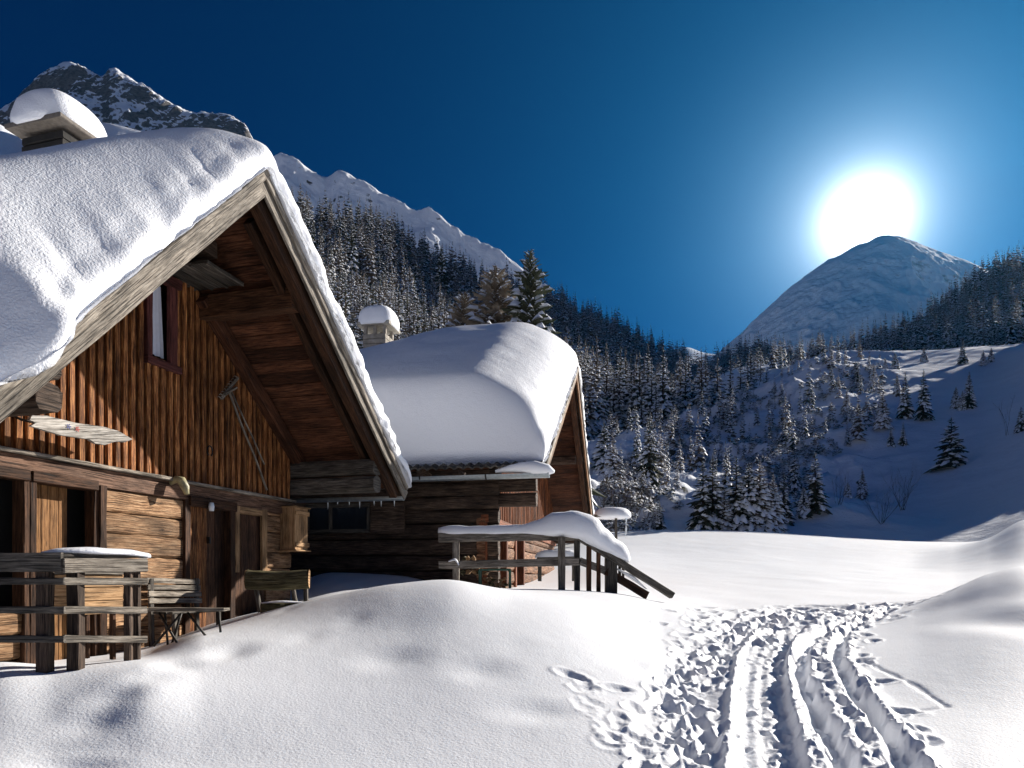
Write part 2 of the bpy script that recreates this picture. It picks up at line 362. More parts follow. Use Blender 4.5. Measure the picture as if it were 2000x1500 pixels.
mL = 1-sstep(.16, .34, (D['l']+wob)/widen); mR = np.maximum(1-sstep(.10, .24, (D['r1']+wob)/widen), 1-sstep(.10, .24, (D['r2']+wob)/widen))
mS = 1-sstep(.15, .21, (D['s']+wob*.3)/widen); mL2 = 1-sstep(.05, .2, D['l2']+wob)
far = np.clip((YY-7.0)/4, 0, 1)
mAll = np.clip(np.maximum.reduce([mL, mR, 1-sstep(.3, .62, D['m']/widen), mL2*.7]), 0, 1)
chunk = ridged(XX*4.5, YY*4.5, 4, 31)*.5+fbm(XX*11, YY*11, 4, 41)*.5
Z += mAll*(.016*fbm(XX*2.2, YY*2.2, 2, 51)+.010*chunk+.005*fbm(XX*28, YY*28, 3, 42))
Z -= mL*.035
for k, dp, wd in (('r1', .105, .062), ('r2', .10, .058)):
    d = D[k]+.03*fbm(XX*4, YY*4, 3, 61); dd = dp*(1-.75*far)
    dd = dd*(.45+.9*vn(XX*2.1+D[k]*2, YY*2.6, 81)); Z += -dd*(1-sstep(wd*.4, wd*1.3, d+.02*fbm(XX*12, YY*12, 2, 83)))+.035*(1-far)*np.exp(-((d-wd*1.75)/.05)**2)*(1+.9*chunk)
sp = mS*(1-far)
Zs = Z0-.045-.006*np.cos(D['s']*60)+.010*fbm(XX*7, YY*5, 4, 91)
Z = Z*(1-sp)+Zs*sp+.03*(1-far)*np.exp(-((D['s']/widen-.215)/.03)**2)*(1+.8*chunk)
# individual boot holes
rs = np.random.RandomState(5)
def stamp(x, y, a, b, dep, ang, rim=.35):
    k0 = np.searchsorted(gY, y-.6); k1 = np.searchsorted(gY, y+.6)
    pxs = HX+F*x/y; w_ = F*.6/y; j0 = np.searchsorted(gpx, pxs-w_); j1 = np.searchsorted(gpx, pxs+w_)
    if k1-k0 < 2 or j1-j0 < 2: return
    dx = XX[k0:k1, j0:j1]-x; dy = YY[k0:k1, j0:j1]-y; c, s = math.cos(ang), math.sin(ang)
    u = (dx*c+dy*s)/a; v = (-dx*s+dy*c)/b; q = np.sqrt(u*u+v*v)+.25*fbm(dx*14+x*7, dy*14+y*3, 2, 3)
    Z[k0:k1, j0:j1] += -.5*dep*(1-sstep(.3, 1.15, q))+.5*dep*rim*np.exp(-((q-1.28)/.2)**2)
def stamps(path, n, spread, dep, size=.09):
    P = dense(wpts(path), 400)
    for _ in range(n):
        i = rs.randint(0, 399); d = P[min(i+1, 399)]-P[max(i-1, 0)]; ang = math.atan2(d[1], d[0])+rs.uniform(-.5, .5)
        f = 1+max(0, P[i][1]-6)*.12; sd = rs.normal(0, spread)*f
        nx_, ny_ = -d[1], d[0]; L = math.hypot(nx_, ny_)+1e-6
        stamp(P[i][0]+nx_/L*sd, P[i][1]+ny_/L*sd, size*rs.uniform(1.0, 1.7)*min(f, 1.6), size*rs.uniform(.55, .9)*min(f, 1.6), dep*rs.uniform(.4, 1.15), ang)
stamps(T_left, 250, .13, .085); stamps(T_l2, 12, .05, .035); stamps(T_r1, 150, .09, .05, .07); stamps(T_r2, 170, .10, .055, .065)
stamps(T_mid, 90, .12, .04, .06); stamps(T_sled, 26, .12, .03, .05)
for pts, n in (([(1400, 1235), (1480, 1205), (1600, 1192), (1740, 1180)], 260), ([(1440, 1260), (1560, 1215), (1700, 1190)], 160)): stamps(pts, n, .28, .055, .10)
for px, py in ((1690, 1240), (1705, 1252), (1680, 1290), (1660, 1205), (1720, 1330), (1345, 1208), (1380, 1216), (1290, 1218), (1330, 1256), (1335, 1262), (1115, 1318), (1205, 1345), (1240, 1440), (1810, 1452), (1760, 1390)):
    Yp = ground_hit(px, py); stamp((px-HX)/F*Yp, Yp, .13, .07, .05, rs.uniform(0, 3))
dcr = ldist(wpts([(1690, 1290), (1720, 1308), (1790, 1340), (1850, 1380), (1800, 1388)]))
Z -= .012*np.exp(-((dcr+.02*fbm(XX*8, YY*8, 2, 71))/.022)**2)
dz = Z-Z0
for _ in range(2):
    dz[1:-1] = (dz[:-2]+2*dz[1:-1]+dz[2:])/4; dz[:, 1:-1] = (dz[:, :-2]+2*dz[:, 1:-1]+dz[:, 2:])/4
Z = Z0+dz+mAll*.0035*fbm(XX*34, YY*34, 3, 44)
GZF = Z
V = np.stack([XX, YY, Z], -1)
gm = grid_mesh('snow_ground', V, SNOW); tag(gm, kind='structure')
base = MB(); base.add([(-4400, -4400, -4), (4400, -4400, -4), (4400, 4400, -4), (-4400, 4400, -4)], [(0, 1, 2, 3)])
# snow round and behind the camera
tag(base.build('ground', SNOW_FAR, origin=(0, 0, -4)), kind='structure')
bk = np.stack(np.meshgrid(np.linspace(-30, 30, 60), np.linspace(-30, 1.9, 40)), -1)
bz = -1.13+.05*fbm(bk[..., 0]*.3, bk[..., 1]*.3, 3, 2)
tag(grid_mesh('snow_field', np.concatenate([bk, bz[..., None]], -1), SNOW), kind='structure')

# ---- rocky / snowy mountain material
def rock_mat(name, amount, scale, rock=(.075, .07, .068), snow=(.84, .87, .92), bd=6.0, slope=(.45, .75), soft=.05):
    m, n, b = mat(name); g = N(n, 'ShaderNodeNewGeometry'); L = n.links.new
    sp_ = N(n, 'ShaderNodeSeparateXYZ'); L(g.outputs['Normal'], sp_.inputs[0])
    mp = N(n, 'ShaderNodeMapping'); mp.inputs['Scale'].default_value = (scale, scale, scale*1.6); L(g.outputs['Position'], mp.inputs[0])
    t = N(n, 'ShaderNodeTexNoise'); t.inputs['Scale'].default_value = 1; t.inputs['Detail'].default_value = 9; t.inputs['Roughness'].default_value = .68; L(mp.outputs[0], t.inputs[0])
    sl = N(n, 'ShaderNodeMapRange'); L(sp_.outputs[2], sl.inputs[0]); sl.inputs[1].default_value = slope[0]; sl.inputs[2].default_value = slope[1]; sl.inputs[3].default_value = 1; sl.inputs[4].default_value = 0
    a = N(n, 'ShaderNodeMath', operation='MULTIPLY_ADD', i_1=.55); L(sl.outputs[0], a.inputs[0]); L(t.outputs[0], a.inputs[2])
    r = ramp(n, a.outputs[0], [(amount, 0.0), (amount+soft, 1.0)])
    t2 = N(n, 'ShaderNodeTexNoise'); t2.inputs['Scale'].default_value = 4; t2.inputs['Detail'].default_value = 6; L(mp.outputs[0], t2.inputs[0])
    rc = ramp(n, t2.outputs[0], [(.3, [q*.45 for q in rock]), (.7, [q*1.6 for q in rock])])
    mx_ = N(n, 'ShaderNodeMix', data_type='RGBA'); L(r.outputs[0], mx_.inputs[0]); mx_.inputs[6].default_value = (*snow, 1); L(rc.outputs[0], mx_.inputs[7])
    L(mx_.outputs[2], b.inputs['Base Color']); b.inputs['Roughness'].default_value = .8; b.inputs['Specular IOR Level'].default_value = .1
    bump(n, b, a.outputs[0], bd, .8); return m
M_SLOPE = rock_mat('brushy_slope', .93, .16, rock=(.04, .042, .035), bd=.5, slope=(.5, .8))
M_PEAK = rock_mat('rocky_peak', .75, .03, rock=(.12, .11, .105), bd=6, slope=(.25, .75))
M_CREST = rock_mat('crest_snow_rock', .94, .03, bd=4, slope=(.25, .7))
M_CONE = rock_mat('far_cone', .84, .03, rock=(.2, .2, .22), bd=7, slope=(.3, .9), soft=.3)

H1C = [(200, [(60, 1120), (75, 1090), (95, 1070), (115, 1060), (130, 1100)]),
 (800, [(60, 1060), (75, 1010), (95, 975), (115, 950), (130, 1000)]),
 (1150, [(47, 1055), (70, 985), (95, 935), (115, 900), (140, 960)]),
 (1220, [(47, 1055), (70, 975), (95, 915), (120, 868), (145, 930)]),
 (1350, [(47, 1055), (72, 965), (100, 885), (130, 828), (160, 880)]),
 (1450, [(47, 1056), (75, 950), (105, 860), (140, 782), (170, 840)]),
 (1560, [(47, 1062), (75, 945), (105, 830), (150, 735), (200, 745)]),
 (1650, [(46, 1068), (75, 940), (105, 810), (155, 715), (220, 712)]),
 (1800, [(44, 1072), (72, 930), (105, 790), (160, 702), (230, 700)]),
 (1900, [(42, 1072), (70, 905), (105, 770), (160, 690), (230, 690)]),
 (2000, [(38, 1072), (66, 880), (98, 750), (145, 678), (230, 690)]),
 (2100, [(35, 1070), (60, 850), (88, 700), (120, 575), (200, 630)]),  # unseen spur right of the view, raised to shade the slope
 (2300, [(34, 1070), (58, 860), (85, 720), (112, 600), (180, 670)]),
 (2600, [(34, 1080), (60, 960), (85, 900), (110, 850), (180, 830)]),
 (3000, [(34, 1080), (60, 1000), (85, 980), (110, 960), (180, 930)])]
def d1(x, y, v):
    left = 1-sstep(.42, .62, x/y)
    k = sstep(0, .6, v)
    return k*(2.0*fbm(x*.03, y*.03, 4, 8)+left*(3.6*ridged(x*.055+y*.03, y*.05-x*.02, 4, 12)+1.2*ridged(x*.16, y*.15, 3, 13)+.5*fbm(x*.4, y*.4, 3, 14)))
H1 = hill('hillside', H1C, 420, 220, d1, M_SLOPE)
H2C = [(-900, [(40, 900), (90, 640), (150, 420), (230, 260), (290, 340)]),
 (100, [(40, 900), (90, 700), (150, 560), (230, 380), (290, 460)]),
 (600, [(60, 930), (110, 800), (200, 630), (330, 458), (400, 520)]),
 (760, [(70, 930), (120, 820), (220, 660), (350, 484), (420, 540)]),
 (850, [(80, 930), (130, 830), (240, 680), (370, 530), (440, 580)]),
 (950, [(85, 935), (140, 840), (260, 700), (390, 562), (460, 610)]),
 (1050, [(90, 940), (150, 855), (280, 715), (420, 588), (500, 640)]),
 (1150, [(90, 950), (150, 880), (280, 760), (430, 638), (520, 700)]),
 (1230, [(95, 950), (160, 890), (300, 800), (450, 675), (540, 730)]),
 (1300, [(100, 940), (170, 880), (310, 800), (470, 712), (560, 760)]),
 (1370, [(110, 930), (180, 870), (320, 800), (490, 737), (580, 780)]),
 (1430, [(110, 930), (180, 860), (300, 790), (420, 722), (520, 770)]),
 (1500, [(110, 920), (180, 850), (290, 780), (400, 716), (500, 760)]),
 (1600, [(120, 920), (180, 840), (280, 770), (390, 722), (480, 760)]),
 (1800, [(150, 900), (200, 830), (280, 770), (390, 735), (480, 770)])]
H2 = hill('forest_slope', H2C, 300, 160, lambda x, y, v: sstep(0, .5, v)*6*fbm(x*.012, y*.012, 4, 18)*sstep(4, 3, v)*.8, SNOW_FAR)
H4C = [(1300, [(180, 900), (215, 860), (255, 820), (300, 790), (350, 800)]),
 (1450, [(180, 800), (215, 770), (255, 728), (300, 722), (350, 760)]),
 (1560, [(180, 735), (215, 728), (255, 720), (300, 712), (350, 760)]),
 (1700, [(180, 728), (215, 716), (255, 704), (300, 692), (360, 740)]),
 (1780, [(180, 722), (215, 705), (255, 688), (305, 664), (370, 720)]),
 (1850, [(180, 716), (215, 690), (260, 652), (315, 612), (380, 660)]),
 (1900, [(180, 712), (215, 680), (262, 630), (320, 572), (390, 640)]),
 (1950, [(178, 708), (215, 670), (262, 610), (325, 548), (400, 620)]),
 (2000, [(175, 705), (212, 660), (262, 590), (330, 532), (400, 600)]),
 (2200, [(165, 720), (200, 690), (250, 640), (330, 600), (400, 640)]),
 (2450, [(160, 760), (200, 730), (250, 690), (330, 650), (400, 690)]),
 (2750, [(160, 800), (200, 780), (250, 750), (330, 700), (400, 740)]),
 (3200, [(160, 850), (200, 830), (250, 820), (330, 780), (400, 800)])]
H4 = hill('forest_hill', H4C, 200, 100, lambda x, y, v: sstep(0, 1, v)*3*fbm(x*.02, y*.02, 4, 28), SNOW_FAR)
def crest(name, pts, Yc, K, nx, ny, disp, m, prof):
    cols = []
    for x, y in pts: cols.append((x, [(Yc*a, y+b) for a, b in prof]))
    return hill(name, cols, nx, ny, disp, m)
crest('snowy_mountain', [(100, 430), (300, 390), (500, 335), (560, 314), (590, 322), (640, 345), (665, 331), (700, 351), (740, 371), (800, 412), (850, 431), (900, 461), (950, 492), (990, 516), (1040, 556), (1100, 610), (1200, 700)],
      950, 5, 420, 240, lambda x, y, v: sstep(0, 1, v)*(22*ridged(x*.008+y*.003, y*.006, 6, 33)*sstep(3.05, 2.7, v)+8*fbm(x*.03, y*.03, 4, 35)*sstep(3.2, 2.8, v)),
      M_CREST, [(.70, 330), (.84, 200), (.955, 60), (1.0, 2), (1.1, 60)])
crest('rock_mountain', [(-300, 300), (-60, 245), (0, 215), (50, 185), (80, 152), (100, 138), (135, 128), (160, 136), (198, 150), (215, 138), (240, 146), (270, 164), (310, 194), (350, 217), (400, 229), (440, 234), (475, 248), (492, 275), (530, 350), (620, 480)],
      1700, 5, 520, 300, lambda x, y, v: sstep(0, 1, v)*(42*ridged(x*.006-y*.002, y*.004, 7, 43, .6)*(.35+.65*sstep(3.0, 2.5, v))+6*fbm(x*.05, y*.05, 4, 45)),
      M_PEAK, [(.72, 330), (.84, 190), (.95, 70), (1.0, 0), (1.1, 80)])
crest('snow_ridge', [(-400, 120), (-100, 190), (0, 236), (45, 268), (90, 275), (150, 246), (200, 237), (250, 247), (330, 272), (400, 300), (460, 420), (520, 600)],
      520, 5, 200, 120, lambda x, y, v: sstep(0, 1, v)*5*fbm(x*.012, y*.012, 4, 55), SNOW_FAR, [(.6, 260), (.75, 130), (.93, 28), (1.0, 2), (1.1, 60)])
crest('far_mountain', [(1250, 800), (1380, 706), (1440, 662), (1500, 602), (1560, 548), (1620, 508), (1680, 478), (1728, 462), (1765, 468), (1800, 480), (1850, 499), (1900, 518), (1960, 545), (2050, 600), (2200, 720)],
      2300, 5, 420, 260, lambda x, y, v: sstep(0, 1, v)*(34*ridged(x*.004, y*.003, 7, 63, .6)*(.25+.75*sstep(3.0, 2.2, v))+6*fbm(x*.02, y*.02, 4, 65)),
      M_CONE, [(.6, 320), (.75, 190), (.9, 70), (1.0, 0), (1.1, 60)])
crest('distant_ridge', [(1200, 720), (1300, 690), (1340, 679), (1372, 688), (1410, 694), (1500, 720)], 3600, 5, 60, 40, lambda x, y, v: 8*fbm(x*.004, y*.004, 4, 75), SNOW_FAR,
      [(.8, 120), (.87, 60), (.95, 20), (1.0, 0), (1.1, 40)])
crest('shade_mountain', [(1900, 720), (2000, 600), (2030, 450), (2070, 340), (2150, 305), (2300, 325), (2450, 420), (2600, 640), (2700, 800)], 1200, 5, 60, 40, lambda x, y, v: 12*fbm(x*.006, y*.006, 4, 85), M_CREST,  # added mountain outside the view, shaped to keep sun off the forest slope
      [(.6, 300), (.75, 180), (.9, 70), (1.0, 0), (1.15, 120)])
# ------------------------------------------------------------------ big hut (gable frame: s along the gable, o outwards, z up)
class Frame:
    def __init__(f, xv, D):
        t = (xv-HX)/F; L = math.hypot(1, t); f.xv = xv; f.u = (t/L, 1/L); f.n = (1/L, -t/L); f.d = D/L; f.L = L
    def P(f, s, o, z): return (s*f.u[0]+(o-f.d)*f.n[0], s*f.u[1]+(o-f.d)*f.n[1], z)
    def px(f, x, y, o=0.0):
        """photo pixel seen on the plane o -> (s, z)"""
        Y = F*(f.d-o)*f.L/(f.xv-x); X = (x-HX)/F*Y
        return X*f.u[0]+Y*f.u[1], (HY-y)/F*Y
FA = Frame(1400, 6.1)
def panel(mb, fr, s0, s1, z0, z1, o0, o1, axis='s', r=None, segs=4, jit=.002, c=.006, m=0):
    """a board filling a box in the frame; grain along axis"""
    sm, om, zm = (s0+s1)/2, (o0+o1)/2, (z0+z1)/2; n3 = (fr.n[0], fr.n[1], 0)
    if axis == 's': mb.beam(fr.P(s0, om, zm), fr.P(s1, om, zm), abs(o1-o0), abs(z1-z0), segs=segs, jit=jit, c=c, r=r, m=m)
    elif axis == 'o': mb.beam(fr.P(sm, o0, zm), fr.P(sm, o1, zm), abs(s1-s0), abs(z1-z0), segs=segs, jit=jit, c=c, r=r, m=m)
    else: mb.beam(fr.P(sm, om, z0), fr.P(sm, om, z1), abs(s1-s0), abs(o1-o0), up=n3, segs=segs, jit=jit, c=c, r=r, m=m)
def roof_snow(name, fr, s0, z0, sl, sr, Ll, Lr, of, ob, thick, Rf, Re, parent, ridge_w=.35, na=120, nb=90, mat_=None, seed=0, over=.06, fold=None, lumps=None, pf=2.6):
    """thick rounded snow on a gable roof. Ll, Lr: horizontal half widths; thick(a, b) a=-1..1 across, b=0 front..1 back"""
    pe = 2.6; th_ = np.linspace(0, math.pi/2, 15)[:-1]; eg = 1-np.cos(th_)**(2/pe)
    d1_ = np.concatenate([-(Ll+over)+Re*eg, np.linspace(-(Ll+over)+Re, Lr+over-Re, na-28), ((Lr+over)-Re*eg)[::-1]])
    th_ = np.linspace(0, math.pi/2, 23)[:-1]; eg = 1-np.cos(th_)**(2/pf)
    o1_ = np.concatenate([of+over-Rf*eg, np.linspace(of+over-Rf, ob+.3, nb-22-5), ob+.3*np.array([.7, .4, .2, .08, 0])])
    ds, O = np.meshgrid(d1_, o1_); A = np.where(ds < 0, ds/(Ll+over), ds/(Lr+over)); B = (of+over-O)/(of+over-ob)
    zr = lambda d, wd: z0-np.where(d < 0, sl, sr)*(np.sqrt(d*d+wd*wd)-wd)
    ed = np.minimum((Ll+over+ds)/Re, (Lr+over-ds)/Re); ef = (of+over-O)/Rf; eb = (O-ob)/.3
    def rd(e, p=2.6): e = np.clip(e, 0, 1); return np.maximum(1-(1-e)**p, 0)**(1/p)
    zt0 = z0-np.where(ds < 0, sl, sr)*np.abs(ds); extra = zr(ds, ridge_w)-zt0
    T = (thick(A, B)+extra)*rd(ed)*rd(ef, pf)*rd(eb)
    if fold is not None: T = T-fold(ds, B)*rd(ed)
    Sx = s0+ds; Zt = zt0+T+.02
    # crumbly texture on the broken front face, wind-packed on top
    k = 1-sstep(.0, .9, ef*Rf/.5); n1 = ridged(ds*5+seed, O*5+Zt*4, 4, 7+seed)
    bul = .10*np.sin(np.clip(T/np.maximum(thick(A, B), .01), 0, 1)*math.pi)*np.clip(1-ef*1.2*Rf/.5, 0, 1)*(.6+.5*fbm(ds*1.5, Zt*2, 3, seed+3))
    O2 = O+bul+.035*k*n1*np.clip((1-np.abs(A))*20, 0, 1); Zt = Zt+.02*fbm(ds*1.5, O*1.5, 3, seed)*np.clip(T*3, 0, 1)+.012*k*n1*np.clip(T*4, 0, 1)
    if lumps is not None: Sx, O2, Zt = lumps(Sx, O2, Zt, ds, B)
    V = np.stack([Sx*fr.u[0]+(O2-fr.d)*fr.n[0], Sx*fr.u[1]+(O2-fr.d)*fr.n[1], Zt], -1)
    Zb = zr(ds, .01)+.0+0*T; Vb = np.stack([Sx*fr.u[0]+(O2-fr.d)*fr.n[0], Sx*fr.u[1]+(O2-fr.d)*fr.n[1], np.minimum(Zb, Zt-.005)], -1)
    V2 = np.concatenate([V, Vb[::-1]], 0)
    # close the two side edges
    ny = len(V2); q = []
    for e in (0, na-1):
        for i in range(nb-1):
            i2 = 2*nb-1-i; q.append((i*na+e, (i+1)*na+e, (i2-1)*na+e, i2*na+e) if e else (i*na+e, i2*na+e, (i2-1)*na+e, (i+1)*na+e))
    q += [((2*nb-1)*na+j, (2*nb-1)*na+j+1, j+1, j) for j in range(na-1)]
    return grid_mesh(name, V2, mat_ or SNOW_ROOF, parent, extra=np.array(q))
def mound(mb, c, ax, ay, h, seed=0, nu=28, nv=12, sq=3.0, u=(1, 0), under=.25, rough=.03, m=0):
    """a puffy pillow of snow: super-elliptic plan, domed top, slightly undercut"""
    vs = []; fs = []
    uu = Vector((u[0], u[1], 0)).normalized(); vv = Vector((-uu.y, uu.x, 0))
    for j in range(nv+1):
        f = j/nv; ph = -under*math.pi/2+(1+under)*math.pi/2*f
        rr = max(math.cos(ph), 0)**.55; zz = math.sin(ph)*h if ph > 0 else math.sin(ph)*h*.5
        for i in range(nu):
            t = 2*math.pi*i/nu; k = (abs(math.cos(t))**sq+abs(math.sin(t))**sq)**(-1/sq)
            nz = 1+rough*(math.sin(3*t+seed)+.6*math.sin(7*t+seed*2+j))
            p = Vector(c)+uu*(ax*rr*k*math.cos(t)*nz)+vv*(ay*rr*k*math.sin(t)*nz)+Vector((0, 0, zz*(1+rough*math.sin(2*t+seed))))
            vs.append(p)
    for j in range(nv):
        for i in range(nu): fs.append((j*nu+i, j*nu+(i+1) % nu, (j+1)*nu+(i+1) % nu, (j+1)*nu+i))
    fs.append(tuple(range(nu-1, -1, -1))); fs.append(tuple(nv*nu+i for i in range(nu)))
    mb.add(vs, fs, m=m)
A_s0, A_z0, A_sl, A_sr = 6.27, 4.15, 1.03, .80      # ridge, slopes
A_L, A_R = 3.25, 3.46; A_O = 1.44; A_B = -8.2
hutA = thing('log_hut', 'large weathered log hut with steep snow-laden roof and amber board gable, nearest at the left', 'hut', FA.P(6.5, -3.4, -.95))
def za(s, off=0.0): return A_z0-off-(A_sl if s < A_s0 else A_sr)*abs(s-A_s0)
# walls behind the front: closed body
b = MB()
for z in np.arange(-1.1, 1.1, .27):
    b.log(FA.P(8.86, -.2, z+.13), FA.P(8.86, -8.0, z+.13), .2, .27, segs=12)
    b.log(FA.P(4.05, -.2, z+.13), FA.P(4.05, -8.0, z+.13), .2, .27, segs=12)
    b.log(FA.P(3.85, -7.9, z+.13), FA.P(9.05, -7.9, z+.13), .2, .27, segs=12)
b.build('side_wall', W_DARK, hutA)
b = MB()    # rear gable
for s in np.arange(3.95, 8.95, .2):
    b.beam(FA.P(s+.1, -7.9, 1.0), FA.P(s+.1, -7.9, max(1.05, za(s+.1, .2))), .195, .03, up=(*FA.n, 0))
b.build('rear_gable', W_BROWN, hutA)
b = MB(); b.add([FA.P(3.9, -.35, -1.2), FA.P(9.0, -.35, -1.2), FA.P(9.0, -.35, 1.3), FA.P(6.27, -.35, 3.9), FA.P(3.9, -.35, 1.3)], [(0, 1, 2, 3, 4)])  # black sheet stands in for the shade behind the door openings
b.build('shade_sheet', BLACK, hutA)
# vertical board-and-batten gable cladding
b = MB(); wl, wr = 3.95, 8.98; s = wl; i = 0
zc = 1.13
win = (*FA.px(286, 0, 0)[:1], *FA.px(338, 0, 0)[:1]); wz0 = FA.px(310, 702)[1]; wz1 = FA.px(310, 548)[1]
random.seed(11)
while s < wr:
    ww = random.uniform(.098, .122); s2 = min(s+ww, wr); rr = random.random()*.3
    for (lo, hi) in ([(zc, za((s+s2)/2, .17))] if not (s2 > win[0]+.02 and s < win[1]-.02) else [(zc, wz0), (wz1, za((s+s2)/2, .17))]):
        if hi > lo+.03: panel(b, FA, s+.003, s2-.003, lo+random.uniform(-.008, .008), hi, -.02, .0, 'z', r=rr, segs=2, jit=.001, c=.002)
    # batten over the joint
    lo2 = zc-random.uniform(0, .02); inw = win[0]-.02 < s < win[1]+.02
    for (lo, hi) in ([(lo2, za(s, .17))] if not inw else [(lo2, wz0), (wz1, za(s, .17))]):
        if s > wl+.02 and hi > lo+.05: panel(b, FA, s-.03, s+.03, lo, hi, .001, .040, 'z', segs=5, jit=.003, c=.006, r=random.uniform(.35, 1))
    s = s2
b.build('board_gable', W_ORANGE, hutA)
# sill beam under the cladding and drip moulding
b = MB(); b.beam(FA.P(3.9, .045, zc-.03), FA.P(9.0, .045, zc-.03), .09, .035, segs=10, jit=.004); b.build('drip_board', W_GREY, hutA)
b = MB(); b.beam(FA.P(3.9, -.03, zc-.14), FA.P(9.02, -.03, zc-.14), .12, .18, segs=10, jit=.006); b.build('sill_beam', wood('weathered_beam', (.04, .02, .013), (.14, .075, .046), (.25, .15, .10), var=.1), hutA)
# gable window
wm = (win[0]+win[1])/2
fr_ = MB()
panel(fr_, FA, win[0]-.05, win[0]+.03, wz0-.03, wz1+.02, .0, .06, 'z'); panel(fr_, FA, win[1]-.10, win[1]+.02, wz0-.03, wz1+.02, .0, .05, 'z')
panel(fr_, FA, win[0]-.07, win[1]+.04, wz1-.02, wz1+.085, .0, .09, 's')
wf = fr_.build('window_frame', W_MAROON, hutA)
q = MB(); panel(q, FA, win[0]-.06, win[1]+.05, wz0-.10, wz0-.02, .0, .08, 's'); q.build('sill', W_MAROON, wf)
q = MB(); vs = []; fs = []; n_ = 24
for j in range(2):
    for k in range(n_+1):
        f = k/n_; vs.append(FA.P(win[0]+.035+f*(win[1]-win[0]-.17+(.05 if j == 0 else 0)), -.05+.012*math.sin(f*19), wz1-.03 if j else wz0+.05))
for k in range(n_): fs.append((k, k+1, n_+2+k, n_+1+k))
q.add(vs, fs); q.build('curtain', CLOTH, wf, smooth=True)
# ---- lower storey -------------------------------------------------
def wallbox(mb, x0, x1, y0, y1, o0, o1, axis='s', **k):
    """box whose front (o1) spans photo pixels; y's measured at the middle column"""
    s0_, _ = FA.px(x0, 0, 0); s1_, _ = FA.px(x1, 0, 0); xm = (x0+x1)/2; z1_ = FA.px(xm, y0, 0)[1]; z0_ = FA.px(xm, y1, 0)[1]
    panel(mb, FA, s0_, s1_, z0_, z1_, o0, o1, axis, **k)
S_ = lambda x: FA.px(x, 0, 0)[0]
floor = -1.0
def logs(mb, sa, sb, z0_, z1_, h=.27, o=-.08, jit=.008, th=.16):
    z = z0_
    while z < z1_-.03:
        hh = min(h*random.uniform(.85, 1.15), z1_-z); mb.beam(FA.P(sa, o+random.uniform(-.012, .012), z+hh/2), FA.P(sb, o+random.uniform(-.012, .012), z+hh/2+random.uniform(-.01, .01)), th, hh*.975, segs=max(5, int((sb-sa)/.12)), jit=.005, c=.022); z += hh
ztop = zc-.23
for sa_, sb_, zz_ in ((S_(200), S_(358), ztop), (3.9, S_(48), -.30), (S_(520), 9.0, ztop)): b = MB(); logs(b, sa_, sb_, floor, zz_, .25); b.build('log_wall', W_LOG, hutA)
for xa, xb in ((40, 52), (52, 66), (180, 190), (188, 202), (357, 369), (445, 455)):
    b = MB(); panel(b, FA, S_(xa)+.002, S_(xb)-.002, floor, ztop+.02, -.1, .03+.01*(xa % 3), 'z', segs=6, jit=.004); b.build('door_post', W_BROWN, hutA)
for xa, xb, zl in ((56, 184, .04), (-60, 50, .04), (365, 456, .06)): b = MB(); panel(b, FA, S_(xa), S_(xb), ztop-zl, ztop+.055, -.1, .058, 's', segs=4); b.build('lintel', W_BROWN, hutA)
# doors
d = MB(); sa, sb = S_(66), S_(152)
for k in range(5): panel(d, FA, sa+(sb-sa)*k/5+.002, sa+(sb-sa)*(k+1)/5-.002, floor, ztop-.03, -.16, -.13, 'z', c=.003)
d1_ = d.build('door', wood('inner_door', (.10, .04, .012), (.26, .125, .045), (.38, .20, .08), var=.12), hutA); d1_['label'] = 'pale board door set back in its frame'
d = MB(); sa, sb = S_(369), S_(408)
for k in range(4): panel(d, FA, sa+(sb-sa)*k/4+.002, sa+(sb-sa)*(k+1)/4-.002, floor, ztop-.05, -.06, -.03, 'z', c=.003)
d2_ = d.build('door', W_ORANGE, hutA); d2_['label'] = 'narrow brown vertical board door'
d = MB(); sa, sb = S_(408), S_(446)
for k in range(2): panel(d, FA, sa+(sb-sa)*k/2+.002, sa+(sb-sa)*(k+1)/2-.002, floor, ztop-.05, -.09, -.06, 'z', c=.003)
d3_ = d.build('door', W_BROWN, hutA); d3_['label'] = 'dark brown board door'
q = MB(); panel(q, FA, S_(407), S_(410), .42, .5, -.03, .02, 'z'); q.build('latch', IRON, d3_)
# framed infill panel (dark board with pale frame)
sa, sb = S_(455), S_(518); zt_ = ztop+.02; zb_ = FA.px(486, 1118)[1]
d = MB()
for k in range(4): panel(d, FA, sa+(sb-sa)*k/4+.002, sa+(sb-sa)*(k+1)/4-.002, floor, zt_-.02, -.05, -.01, 'z', c=.003)
hp = d.build('hatch_door', W_BROWN, hutA)
d = MB(); panel(d, FA, sa, sa+.09, zb_, zt_, .0, .04, 'z'); panel(d, FA, sb-.12, sb, zb_, zt_, .0, .04, 'z'); panel(d, FA, sa+.09, sb-.12, zt_-.09, zt_, .0, .038, 's'); d.build('frame', W_PALE, hp)
